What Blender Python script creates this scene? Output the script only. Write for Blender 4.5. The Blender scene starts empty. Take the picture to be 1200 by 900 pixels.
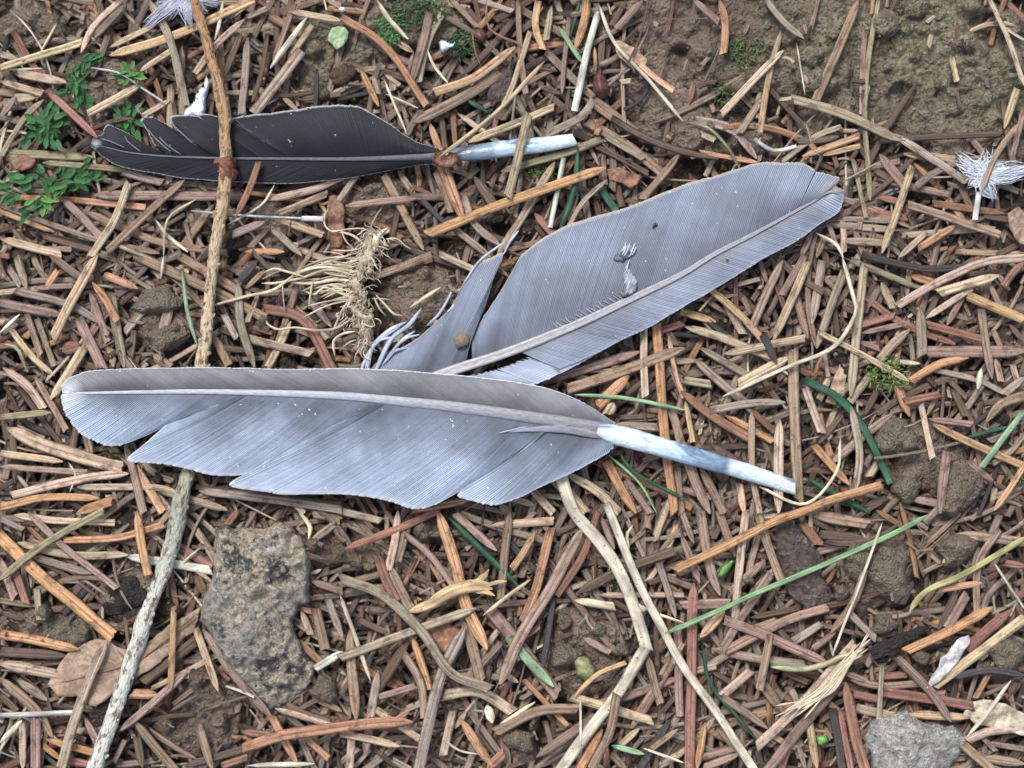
import bpy, math, random
import numpy as np
from mathutils import Vector, Matrix
from mathutils.geometry import delaunay_2d_cdt

scene = bpy.context.scene
R = math.radians
# ------------------------------------------------------------------ camera, sky, sun, exposure
S = 0.0002            # metres of forest floor per photograph pixel
HC = 0.36             # height of the camera above the soil
cam_d = bpy.data.cameras.new('camera'); cam = bpy.data.objects.new('camera', cam_d)
scene.collection.objects.link(cam); scene.camera = cam
cam.location = (0, 0, HC)
cam_d.sensor_width = 36; cam_d.lens = 36 * HC / (1200 * S)
cam_d.dof.use_dof = True; cam_d.dof.focus_distance = HC - 0.0065; cam_d.dof.aperture_fstop = 3.4
cam_d.clip_start = 0.01; cam_d.clip_end = 100
SUN_EL, SUN_AZ = R(56), R(-28)
world = bpy.data.worlds.new('World'); scene.world = world; world.use_nodes = True
wn = world.node_tree; bg = wn.nodes['Background']
sky = wn.nodes.new('ShaderNodeTexSky'); sky.sky_type = 'NISHITA'; sky.sun_disc = False
sky.sun_elevation = SUN_EL; sky.sun_rotation = SUN_AZ; sky.air_density = 1.0; sky.dust_density = 3.0
hs = wn.nodes.new('ShaderNodeHueSaturation'); hs.inputs['Saturation'].default_value = 0.6
wn.links.new(sky.outputs[0], hs.inputs['Color']); wn.links.new(hs.outputs[0], bg.inputs[0])
bg.inputs[1].default_value = 0.115
sun_d = bpy.data.lights.new('sun', 'SUN'); sun = bpy.data.objects.new('sun', sun_d)
scene.collection.objects.link(sun); sun_d.energy = 1.5; sun_d.angle = R(16); sun_d.color = (1, 0.98, 0.95)
sd = Vector((math.sin(SUN_AZ) * math.cos(SUN_EL), math.cos(SUN_AZ) * math.cos(SUN_EL), math.sin(SUN_EL)))
sun.rotation_euler = sd.to_track_quat('Z', 'Y').to_euler()
scene.view_settings.view_transform = 'Standard'; scene.view_settings.look = 'None'
scene.view_settings.gamma = 1.0; scene.view_settings.exposure = 0.92
scene.cycles.max_bounces = 5

# ------------------------------------------------------------------ helpers
rng = np.random.default_rng(7); random.seed(7)
def U(p, z=0.0):
    """photograph point -> place, z in mm above the soil"""
    p = np.asarray(p, float); z = np.asarray(z, float) * 0.001
    k = S * (HC - z) / HC
    return np.stack([(p[..., 0] - 600) * k, (450 - p[..., 1]) * k, z + 0 * p[..., 0]], -1)
def lat(ix, iy, seed):
    h = (ix.astype(np.int64) * 374761393 + iy.astype(np.int64) * 668265263 + seed * 974634777) & 0xffffffff
    h = ((h ^ (h >> 13)) * 1274126177) & 0xffffffff
    return ((h ^ (h >> 16)) & 0xffff) / 65535.0
def vn(x, y, s, seed=0):
    x = np.asarray(x, float) / s; y = np.asarray(y, float) / s
    ix = np.floor(x); iy = np.floor(y); fx = x - ix; fy = y - iy
    fx = fx * fx * (3 - 2 * fx); fy = fy * fy * (3 - 2 * fy)
    a = lat(ix, iy, seed); b = lat(ix + 1, iy, seed); c = lat(ix, iy + 1, seed); d = lat(ix + 1, iy + 1, seed)
    return (a + (b - a) * fx) * (1 - fy) + (c + (d - c) * fx) * fy - 0.5
def fbm(x, y, s, seed=0, octv=4):
    o = 0; a = 1
    for i in range(octv):
        o = o + a * vn(x, y, s, seed + i * 17); s *= 0.5; a *= 0.55
    return o
def build(name, verts, faces, mat, parent=None, smooth=True, uv=None, col=None, attrs=None):
    me = bpy.data.meshes.new(name)
    me.from_pydata([tuple(v) for v in np.asarray(verts).tolist()], [], faces)
    if smooth: me.polygons.foreach_set('use_smooth', [True] * len(me.polygons))
    vi = None
    if uv is not None:
        vi = np.empty(len(me.loops), np.int32); me.loops.foreach_get('vertex_index', vi)
        l = me.uv_layers.new(name='UVMap'); l.data.foreach_set('uv', np.asarray(uv, np.float32)[vi].ravel())
    if col is not None:
        c = np.ones((len(verts), 4), np.float32); c[:, :3] = col
        a = me.color_attributes.new('col', 'FLOAT_COLOR', 'POINT'); a.data.foreach_set('color', c.ravel())
    for k, v in (attrs or {}).items():
        a = me.attributes.new(k, 'FLOAT', 'POINT'); a.data.foreach_set('value', np.asarray(v, np.float32))
    me.materials.append(mat)
    o = bpy.data.objects.new(name, me); scene.collection.objects.link(o)
    if parent is not None: o.parent = parent
    return o
def recentre(o):
    """put a thing's origin under its own middle"""
    me = o.data; n = len(me.vertices); c = np.empty(n * 3, np.float32); me.vertices.foreach_get('co', c)
    c = c.reshape(-1, 3); m = (c.min(0) + c.max(0)) / 2; m[2] = c[:, 2].min()
    me.vertices.foreach_set('co', (c - m).ravel()); o.location = Vector(m.tolist()); return o
def tag(o, label, cat, group=None, kind=None):
    if label: o['label'] = label
    if cat: o['category'] = cat
    if group: o['group'] = group
    if kind: o['kind'] = kind
    return o
def empty(name, p, z, label, cat, group=None):
    o = bpy.data.objects.new(name, None); scene.collection.objects.link(o)
    o.empty_display_size = 0.005; o.location = Vector(U(p, z).tolist())
    return tag(o, label, cat, group)
def adopt(o, parent):
    """parent a mesh built in world coordinates"""
    o.parent = parent
    me = o.data; n = len(me.vertices); c = np.empty(n * 3, np.float32); me.vertices.foreach_get('co', c)
    off = np.array(parent.location) if parent.type == 'EMPTY' else np.array(parent.location)
    par = parent.parent
    if par is not None: off = off + np.array(par.location)
    me.vertices.foreach_set('co', (c.reshape(-1, 3) - off).ravel()); me.update(); return o
def smooth_path(pts, n):
    pts = np.asarray(pts, float)
    if len(pts) == 2:
        t = np.linspace(0, 1, n)[:, None]; return pts[0] * (1 - t) + pts[1] * t
    d = np.r_[0, np.cumsum(np.linalg.norm(np.diff(pts[:, :2], axis=0), axis=1))]
    m = np.zeros_like(pts)
    for i in range(len(pts)):
        a = max(i - 1, 0); b = min(i + 1, len(pts) - 1); m[i] = (pts[b] - pts[a]) / (d[b] - d[a])
    s = np.linspace(0, d[-1], n); out = []
    for x in s:
        i = min(np.searchsorted(d, x, 'right') - 1, len(d) - 2); h = d[i + 1] - d[i]; t = (x - d[i]) / h
        out.append((2*t**3-3*t*t+1)*pts[i] + (t**3-2*t*t+t)*h*m[i] + (-2*t**3+3*t*t)*pts[i+1] + (t**3-t*t)*h*m[i+1])
    return np.array(out)

# ------------------------------------------------------------------ materials
def newmat(name, rough=0.6, spec=0.4):
    m = bpy.data.materials.new(name); m.use_nodes = True; nt = m.node_tree
    b = nt.nodes['Principled BSDF']; b.inputs['Roughness'].default_value = rough
    b.inputs['Specular IOR Level'].default_value = spec
    return m, nt, b
class N:
    """tiny node-graph writer"""
    def __init__(s, nt): s.nt = nt
    def add(s, t, **kw):
        n = s.nt.nodes.new(t)
        for k, v in kw.items(): setattr(n, k, v)
        return n
    def link(s, a, b): s.nt.links.new(a, b)
    def val(s, sock, x):
        if hasattr(x, 'is_output') or hasattr(x, 'links'): s.link(x, sock)
        else: sock.default_value = x
    def math(s, op, a, b=0.0, clamp=False):
        n = s.add('ShaderNodeMath', operation=op, use_clamp=clamp); s.val(n.inputs[0], a); s.val(n.inputs[1], b); return n.outputs[0]
    def noise(s, vec, scale, detail=3, rough=0.6, dims='3D'):
        n = s.add('ShaderNodeTexNoise', noise_dimensions=dims); s.link(vec, n.inputs['Vector'])
        n.inputs['Scale'].default_value = scale; n.inputs['Detail'].default_value = detail; n.inputs['Roughness'].default_value = rough
        return n.outputs[0]
    def vor(s, vec, scale, feature='F1'):
        n = s.add('ShaderNodeTexVoronoi', feature=feature); s.link(vec, n.inputs['Vector']); n.inputs['Scale'].default_value = scale
        return n
    def mp(s, x, a, b, c=0.0, d=1.0):
        n = s.add('ShaderNodeMapRange'); n.interpolation_type = 'SMOOTHSTEP' if True else 'LINEAR'
        s.val(n.inputs['Value'], x); n.inputs['From Min'].default_value = a; n.inputs['From Max'].default_value = b
        n.inputs['To Min'].default_value = c; n.inputs['To Max'].default_value = d; return n.outputs[0]
    def mix(s, f, a, b, mode='MIX'):
        n = s.add('ShaderNodeMix', data_type='RGBA', blend_type=mode)
        s.val(n.inputs[0], f)
        for sock, x in ((n.inputs[6], a), (n.inputs[7], b)):
            if isinstance(x, tuple): sock.default_value = (*x, 1)
            else: s.link(x, sock)
        return n.outputs[2]
    def scalecol(s, colr, f):
        n = s.add('ShaderNodeVectorMath', operation='SCALE'); 
        if isinstance(colr, tuple): n.inputs[0].default_value = colr
        else: s.link(colr, n.inputs[0])
        s.val(n.inputs['Scale'], f); return n.outputs[0]
    def vmul(s, v, t):
        n = s.add('ShaderNodeVectorMath', operation='MULTIPLY'); s.link(v, n.inputs[0]); n.inputs[1].default_value = t; return n.outputs[0]
    def bump(s, h, strength, dist):
        n = s.add('ShaderNodeBump'); s.link(h, n.inputs['Height']); n.inputs['Strength'].default_value = strength
        n.inputs['Distance'].default_value = dist; return n.outputs[0]
    def attr(s, name):
        n = s.add('ShaderNodeAttribute', attribute_name=name); return n
    def uv(s): return s.add('ShaderNodeTexCoord').outputs['UV']
    def geo(s): return s.add('ShaderNodeTexCoord').outputs['Object']
    def sep(s, v):
        n = s.add('ShaderNodeSeparateXYZ'); s.link(v, n.inputs[0]); return n.outputs

def needle_material():
    m, nt, b = newmat('dry_needle', 0.68, 0.22); g = N(nt)
    col = g.attr('col').outputs['Color']; uv = g.uv()
    x, y, _ = g.sep(uv)
    st = g.noise(g.vmul(uv, (0.03, 2.6, 1)), 1.0, 4, 0.62)
    bl = g.noise(g.vmul(uv, (0.22, 0.7, 1)), 1.0, 3, 0.6)
    sp = g.noise(g.vmul(uv, (1.6, 2.2, 1)), 1.0, 2, 0.5)
    pale = g.noise(g.vmul(uv, (0.45, 1.8, 1)), 1.3, 3, 0.6)
    c = g.scalecol(col, g.mp(st, 0.34, 0.66, 0.62, 1.34))
    c = g.mix(g.mp(bl, 0.47, 0.68, 0.0, 0.72), c, (0.085, 0.052, 0.036))
    c = g.mix(g.mp(pale, 0.60, 0.74, 0.0, 0.42), c, (0.42, 0.36, 0.30))
    c = g.mix(g.mp(sp, 0.62, 0.69, 0.0, 0.75), c, (0.025, 0.016, 0.012))
    ay = g.math('ABSOLUTE', y)
    c = g.scalecol(c, g.mp(ay, 0.0, 0.13, 0.6, 1.0))
    c = g.scalecol(c, g.mp(g.math('ABSOLUTE', g.math('SUBTRACT', ay, 0.62)), 0.0, 0.10, 0.84, 1.0))
    g.link(c, b.inputs['Base Color'])
    g.link(g.bump(st, 0.35, 0.0003), b.inputs['Normal'])
    return m
def stem_material(name, rough=0.55):
    """smooth fibres, straw and grass, coloured by their own attribute"""
    m, nt, b = newmat(name, rough, 0.35); g = N(nt)
    col = g.attr('col').outputs['Color']; uv = g.uv()
    st = g.noise(g.vmul(uv, (0.07, 2.6, 1)), 1.0, 2, 0.6)
    sp = g.noise(g.vmul(uv, (1.1, 1.5, 1)), 1.0, 2, 0.5)
    bl = g.noise(g.vmul(uv, (0.13, 0.4, 1)), 1.0, 2, 0.5)
    c = g.scalecol(col, g.mp(st, 0.3, 0.7, 0.78, 1.2))
    c = g.scalecol(c, g.mp(bl, 0.38, 0.62, 1.1, 0.6))
    c = g.mix(g.mp(sp, 0.64, 0.69, 0.0, 0.75), c, (0.03, 0.022, 0.018))
    g.link(c, b.inputs['Base Color']); g.link(g.bump(st, 0.4, 0.0002), b.inputs['Normal'])
    return m
def soil_material(name, a, bcol, c3, scale=1.0, moss=False):
    m, nt, b = newmat(name, 0.8, 0.3); g = N(nt); p = g.geo()
    n1 = g.noise(p, 45 * scale, 6, 0.65); n2 = g.noise(p, 420 * scale, 6, 0.72); n3 = g.noise(p, 1700 * scale, 3, 0.6)
    c = g.mix(g.mp(n1, 0.35, 0.65), a, bcol)
    c = g.mix(g.mp(n2, 0.55, 0.74, 0, 0.85), c, c3)
    c = g.mix(g.mp(n2, 0.46, 0.30, 0, 0.8), c, (0.022, 0.015, 0.011))
    c = g.mix(g.mp(n3, 0.66, 0.76, 0, 0.6), c, (0.30, 0.26, 0.22))
    c = g.mix(g.mp(n3, 0.36, 0.26, 0, 0.7), c, (0.018, 0.012, 0.009))
    if moss:
        bare = g.attr('bare').outputs['Fac']
        c = g.scalecol(c, g.mp(bare, 0.15, 0.85, 0.6, 2.2))
        f = g.attr('moss').outputs['Fac']
        c = g.mix(f, c, g.mix(g.mp(n2, 0.4, 0.62), (0.15, 0.136, 0.085), (0.38, 0.345, 0.24)))
    g.link(c, b.inputs['Base Color'])
    h = g.math('ADD', n2, g.math('MULTIPLY', n3, 0.5))
    gr_ = g.vor(p, 1100 * scale).outputs['Distance']; h = g.math('SUBTRACT', h, g.math('MULTIPLY', gr_, 0.5))
    g.link(g.bump(h, 1.0, 0.0030), b.inputs['Normal'])
    g.link(g.mp(n1, 0.4, 0.7, 0.9, 0.55), b.inputs['Roughness'])
    return m
def rock_material(name, tones, scale=1.0):
    m, nt, b = newmat(name, 0.75, 0.35); g = N(nt); p = g.geo()
    n1 = g.noise(p, 60 * scale, 4, 0.6); n2 = g.noise(p, 120 * scale, 7, 0.72); n3 = g.noise(p, 900 * scale, 4, 0.7)
    v = g.vor(p, 420 * scale)
    c = g.mix(g.mp(n1, 0.38, 0.6), tones[0], tones[1])
    c = g.mix(g.mp(n2, 0.52, 0.58, 0, 0.9), c, tones[2])
    c = g.mix(g.mp(g.noise(p, 260 * scale, 5, 0.7), 0.56, 0.66, 0, 0.6), c, tones[3])
    c = g.scalecol(c, g.mp(n3, 0.30, 0.70, 0.6, 1.4))
    c = g.mix(g.mp(g.math('ADD', n3, g.math('MULTIPLY', n1, 0.4)), 0.82, 0.92, 0, 0.8), c, tones[3])
    c = g.scalecol(c, g.mp(v.outputs['Distance'], 0.0, 0.5, 0.7, 1.1))
    g.link(c, b.inputs['Base Color'])
    g.link(g.bump(g.math('ADD', n3, g.math('MULTIPLY', n2, 1.0)), 1.0, 0.0034), b.inputs['Normal'])
    return m
def vane_material(name, base, edge, tip, rough=0.55, dust=0.5, blotch=None):
    m, nt, b = newmat(name, rough, 0.35); g = N(nt)
    tone = g.attr('tone').outputs['Fac']; v = g.attr('across').outputs['Fac']; t = g.attr('tip').outputs['Fac']
    ridge = g.attr('ridge').outputs['Fac']; p = g.geo()
    n1 = g.noise(p, 60, 4, 0.6); n2 = g.noise(p, 900, 2, 0.5); n3 = g.noise(p, 260, 4, 0.7)
    c = g.mix(g.mp(g.math('ADD', v, g.math('MULTIPLY', n1, 0.9)), 0.45, 1.4, 0, 0.85), base, edge)
    if blotch: c = g.mix(g.mp(n3, 0.5, 0.72, 0, 0.55), c, blotch)
    c = g.scalecol(c, g.math('MULTIPLY', tone, g.mp(n1, 0.3, 0.7, 0.86, 1.12)))
    rm = g.math('MULTIPLY', g.mp(ridge, 0.0, 1.0, -0.5, 0.5), g.mp(n3, 0.38, 0.62, 0.3, 1.0))  # ridge shading put into the colour: barb crests lighter, furrows darker
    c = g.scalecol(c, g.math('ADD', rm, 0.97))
    c = g.mix(g.mp(v, 0.955, 1.0, 0, 0.85), c, tip)
    c = g.mix(t, c, tip)
    c = g.mix(g.mp(n2, 0.735, 0.76, 0, dust), c, (0.75, 0.76, 0.8))
    g.link(c, b.inputs['Base Color'])
    try:
        b.inputs['Sheen Weight'].default_value = 0.03; b.inputs['Sheen Roughness'].default_value = 0.4
    except Exception: pass
    g.link(g.bump(g.noise(p, 1500, 2, 0.6), 0.25, 0.0002), b.inputs['Normal'])
    return m
def tube_material(name, stops, rough=0.4, spot=(0.3, 0.3, 0.3), spotf=0.5, spec=0.5, bumpd=0.0002, nscale=(0.06, 0.5, 1), splo=0.56, sphi=0.68):
    """stops: (position along 0..1, colour) over attribute 'along'"""
    m, nt, b = newmat(name, rough, spec); g = N(nt)
    r = g.add('ShaderNodeValToRGB'); el = r.color_ramp.elements
    while len(el) < len(stops): el.new(0.5)
    for e, (x, c) in zip(el, stops): e.position = x; e.color = (*c, 1)
    al = g.attr('along').outputs['Fac']; g.link(al, r.inputs[0])
    n = g.noise(g.vmul(g.uv(), nscale), 1.0, 4, 0.65); n2 = g.noise(g.vmul(g.uv(), (0.5, 3, 1)), 1.0, 3, 0.65)
    c = g.mix(g.mp(n, splo, sphi, 0, spotf), r.outputs[0], spot)
    c = g.scalecol(c, g.mp(n2, 0.3, 0.7, 0.78, 1.2))
    g.link(c, b.inputs['Base Color']); g.link(g.bump(n2, 0.7, bumpd), b.inputs['Normal'])
    return m
def leaf_material(name, a, bcol, rough=0.5, transl=0.0):
    m, nt, b = newmat(name, rough, 0.4); g = N(nt); p = g.geo()
    n1 = g.noise(p, 250, 4, 0.65); n2 = g.noise(p, 1100, 3, 0.6)
    c = g.mix(g.mp(n1, 0.38, 0.62), a, bcol); c = g.scalecol(c, g.mp(n2, 0.3, 0.72, 0.72, 1.2))
    oi = g.add('ShaderNodeObjectInfo').outputs['Random']; c = g.scalecol(c, g.mp(oi, 0.0, 1.0, 0.75, 1.3))
    g.link(c, b.inputs['Base Color']); g.link(g.bump(g.math('ADD', n1, n2), 0.5, 0.0006), b.inputs['Normal'])
    return m

M = {}
M['needle'] = needle_material()
M['stem'] = stem_material('dry_stem')
M['soil'] = soil_material('soil', (0.088, 0.066, 0.050), (0.150, 0.115, 0.088), (0.25, 0.20, 0.16), 1.0, True)
M['clod'] = soil_material('soil_clod', (0.255, 0.208, 0.152), (0.33, 0.272, 0.205), (0.46, 0.39, 0.30), 1.3)
M['dark_clod'] = soil_material('dark_soil_clod', (0.045, 0.040, 0.036), (0.075, 0.066, 0.055), (0.12, 0.105, 0.085), 1.3)
M['rock'] = rock_material('mottled_rock', [(0.35, 0.33, 0.29), (0.52, 0.45, 0.345), (0.065, 0.067, 0.07), (0.66, 0.65, 0.62)])
M['grey_rock'] = rock_material('pale_grey_rock', [(0.46, 0.45, 0.41), (0.38, 0.365, 0.33), (0.30, 0.275, 0.22), (0.74, 0.74, 0.73)], 0.8)
M['bark_rock'] = rock_material('dark_bark', [(0.13, 0.095, 0.085), (0.19, 0.145, 0.115), (0.06, 0.05, 0.048), (0.44, 0.40, 0.38)])
M['stone'] = rock_material('brown_stone', [(0.15, 0.09, 0.055), (0.11, 0.07, 0.05), (0.08, 0.06, 0.05), (0.3, 0.25, 0.2)])
M['dryleaf'] = leaf_material('dry_leaf', (0.22, 0.15, 0.10), (0.33, 0.235, 0.165))
M['redleaf'] = leaf_material('rust_bark', (0.16, 0.07, 0.04), (0.28, 0.14, 0.085))
M['greenleaf'] = leaf_material('green_leaf', (0.034, 0.115, 0.038), (0.075, 0.215, 0.07), 0.45)
M['brightleaf'] = leaf_material('bright_green_leaf', (0.07, 0.20, 0.05), (0.16, 0.32, 0.09), 0.45)
M['paleleaf'] = leaf_material('pale_green_leaf', (0.20, 0.28, 0.15), (0.28, 0.36, 0.22))
M['moss'] = leaf_material('moss', (0.045, 0.12, 0.025), (0.11, 0.22, 0.05), 0.7)
M['budscale'] = leaf_material('whitish_scale', (0.30, 0.28, 0.30), (0.62, 0.58, 0.54), 0.6)
M['white'] = leaf_material('white_down', (0.50, 0.58, 0.66), (0.74, 0.80, 0.86), 0.6)
M['greydown'] = leaf_material('grey_down', (0.25, 0.26, 0.32), (0.42, 0.43, 0.50), 0.6)
M['root'] = leaf_material('pale_root', (0.30, 0.24, 0.165), (0.60, 0.53, 0.40), 0.65)
M['pebble'] = leaf_material('pale_green_pebble', (0.30, 0.33, 0.15), (0.42, 0.43, 0.22), 0.6)
M['bud'] = leaf_material('red_brown_bud', (0.12, 0.05, 0.045), (0.20, 0.09, 0.075), 0.35)
M['vaneA'] = vane_material('grey_vane', (0.100, 0.118, 0.152), (0.32, 0.385, 0.485), (0.62, 0.64, 0.70), dust=0.8)
M['vaneA2'] = vane_material('brown_grey_vane', (0.086, 0.088, 0.094), (0.175, 0.183, 0.202), (0.60, 0.63, 0.68), dust=0.8)
M['vaneB'] = vane_material('blue_grey_vane', (0.132, 0.152, 0.192), (0.185, 0.217, 0.280), (0.42, 0.36, 0.31))
M['vaneB2'] = vane_material('pale_blue_vane', (0.155, 0.172, 0.208), (0.24, 0.275, 0.345), (0.62, 0.66, 0.74))
M['vaneB3'] = vane_material('silvery_vane', (0.30, 0.345, 0.43), (0.42, 0.47, 0.57), (0.7, 0.74, 0.8))
M['vaneC'] = vane_material('charcoal_vane', (0.010, 0.011, 0.015), (0.017, 0.018, 0.023), (0.42, 0.43, 0.44), rough=0.6, dust=0.6)
M['vaneC'].node_tree.nodes['Principled BSDF'].inputs['Sheen Weight'].default_value = 0.0
M['vaneC'].node_tree.nodes['Principled BSDF'].inputs['Specular IOR Level'].default_value = 0.25
M['rachisA'] = tube_material('grey_shaft', [(0, (0.42, 0.45, 0.51)), (0.5, (0.32, 0.34, 0.385)), (1, (0.17, 0.17, 0.185))], 0.4, (0.22, 0.21, 0.22), 0.5)
M['rachisB'] = tube_material('brown_grey_shaft', [(0, (0.26, 0.27, 0.31)), (0.6, (0.34, 0.33, 0.345)), (1, (0.42, 0.41, 0.41))], 0.4, (0.2, 0.17, 0.16), 0.5)
M['rachisC'] = tube_material('dark_shaft', [(0, (0.13, 0.14, 0.16)), (0.6, (0.075, 0.08, 0.10)), (1, (0.03, 0.035, 0.048))], 0.35, (0.04, 0.04, 0.05), 0.5)
M['flap'] = tube_material('grey_flap', [(0, (0.24, 0.26, 0.31)), (1, (0.13, 0.135, 0.15))], 0.5)
M['mark'] = leaf_material('wet_vane', (0.06, 0.065, 0.08), (0.26, 0.285, 0.33), 0.4)
M['quill'] = tube_material('white_quill', [(0, (0.60, 0.68, 0.75)), (0.2, (0.62, 0.74, 0.82)), (0.40, (0.44, 0.58, 0.70)), (0.50, (0.26, 0.37, 0.50)), (0.645, (0.13, 0.19, 0.27)), (0.68, (0.50, 0.60, 0.68)), (1, (0.58, 0.66, 0.70))], 0.25, (0.13, 0.19, 0.28), 0.95, 0.6, nscale=(0.05, 0.5, 1), splo=0.54, sphi=0.66)
M['quillC'] = tube_material('blue_quill', [(0, (0.05, 0.065, 0.085)), (0.12, (0.10, 0.14, 0.18)), (0.38, (0.20, 0.27, 0.34)), (0.45, (0.38, 0.50, 0.60)), (0.6, (0.42, 0.56, 0.66)), (1, (0.58, 0.66, 0.66))], 0.25, (0.07, 0.10, 0.14), 0.85, 0.6, nscale=(0.06, 0.6, 1))
M['twig'] = tube_material('twig_bark', [(0, (0.36, 0.20, 0.105)), (0.2, (0.46, 0.29, 0.16)), (0.33, (0.54, 0.42, 0.27)), (0.55, (0.60, 0.50, 0.35)), (0.64, (0.30, 0.32, 0.26)), (0.74, (0.54, 0.55, 0.49)), (1, (0.60, 0.60, 0.54))], 0.7, (0.15, 0.105, 0.075), 0.9, 0.3, 0.0018, (0.26, 1.3, 1), 0.52, 0.60)
M['knot'] = leaf_material('dark_red_knot', (0.10, 0.035, 0.022), (0.20, 0.085, 0.055), 0.6)

COL = {'g': (0.310, 0.250, 0.200), 'n': (0.275, 0.195, 0.155), 'o': (0.440, 0.250, 0.145), 'r': (0.250, 0.130, 0.098),
       't': (0.450, 0.348, 0.255), 'd': (0.125, 0.088, 0.068), 'k': (0.060, 0.055, 0.058), 's': (0.620, 0.560, 0.430),
       'e': (0.034, 0.105, 0.058), 'l': (0.260, 0.225, 0.155), 'w': (0.50, 0.50, 0.46), 'p': (0.24, 0.36, 0.22),
       'y': (0.48, 0.32, 0.19)}
CW = {'g': 'grey brown', 'n': 'mauve brown', 'o': 'orange brown', 'r': 'rust red', 't': 'tan', 'd': 'dark brown', 'k': 'charcoal grey',
      's': 'pale straw', 'e': 'green', 'l': 'olive', 'w': 'whitish', 'p': 'pale green', 'y': 'golden tan'}
# ------------------------------------------------------------------ the ground
SOIL = [(950,45,250,85),(1085,90,165,100),(790,110,55,75),(850,165,60,28),(190,382,42,35),(492,345,50,42),(228,835,58,52),(385,640,30,28),(430,648,32,28),
        (690,765,45,50),(604,872,26,22),(60,735,60,25),(440,238,42,30),(30,30,42,30),(400,60,50,48),(1022,665,58,55),(1185,775,34,24),(1085,535,48,45),
        (320,265,25,30),(560,250,25,14),(150,700,40,26),(1120,650,28,20),(300,380,20,16),(500,620,20,20),(120,110,45,40),(480,30,60,30)]
MOSSY = [(1080,60,150,80,1.0),(960,40,60,50,.6),(860,70,24,16,.5),(380,50,50,60,.6),(500,20,60,30,.6),(60,735,40,20,.5),(40,110,50,60,.3)]
def mask(x, y, blobs, soft=0.35):
    m = np.zeros_like(x)
    for b in blobs:
        d = np.sqrt(((x - b[0]) / b[2]) ** 2 + ((y - b[1]) / b[3]) ** 2) + fbm(x, y, 40, 3, 3) * 0.6
        m = np.maximum(m, np.clip((1 + soft - d) / (2 * soft), 0, 1) * (b[4] if len(b) > 4 else 1))
    return m
def coarse(x, y):
    return fbm(x, y, 170, 11, 3) * 3.0 + mask(x, y, SOIL) * 4.0 - 3.4
NX, NY = 720, 560
gx = np.linspace(-260, 1460, NX); gy = np.linspace(-220, 1120, NY)
GX, GY = np.meshgrid(gx, gy)
GZ = coarse(GX, GY) + fbm(GX, GY, 30, 21, 5) * (3.2 - 1.5 * mask(GX, GY, SOIL))
for k in range(9000):                                   # crumbs and pits of the topsoil
    cx, cy = rng.uniform(-250, 1450), rng.uniform(-210, 1110); r = rng.choice([5, 7, 9, 13, 18], p=[.42, .28, .17, .09, .04])
    i0 = np.searchsorted(gx, cx - r); i1 = np.searchsorted(gx, cx + r); j0 = np.searchsorted(gy, cy - r); j1 = np.searchsorted(gy, cy + r)
    if i1 <= i0 or j1 <= j0: continue
    sx = GX[j0:j1, i0:i1]; sy = GY[j0:j1, i0:i1]
    d = np.clip(1 - ((sx - cx) ** 2 + (sy - cy) ** 2) / (r * r), 0, 1)
    GZ[j0:j1, i0:i1] += np.sqrt(d) * r * 0.2 * rng.uniform(.3, 1.0) * (1 if rng.random() < .72 else -0.8)
gv = U(np.stack([GX, GY], -1).reshape(-1, 2), GZ.ravel())
idx = np.arange(NX * NY).reshape(NY, NX)
gf = np.stack([idx[1:, :-1], idx[1:, 1:], idx[:-1, 1:], idx[:-1, :-1]], -1).reshape(-1, 4)
ground = build('ground', gv, gf.tolist(), M['soil'], attrs={'moss': mask(GX, GY, MOSSY, .5).ravel(), 'bare': mask(GX, GY, SOIL, .3).ravel()})
tag(ground, None, None, kind='structure')
fv = [(-6, -6, -.0062), (6, -6, -.0062), (6, 6, -.0062), (-6, 6, -.0062)]
o = build('surrounding_soil', np.array(fv), [(0, 1, 2, 3)], M['soil'], attrs={'moss': [0, 0, 0, 0], 'bare': [0, 0, 0, 0]}); tag(o, None, None, kind='structure')

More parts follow.
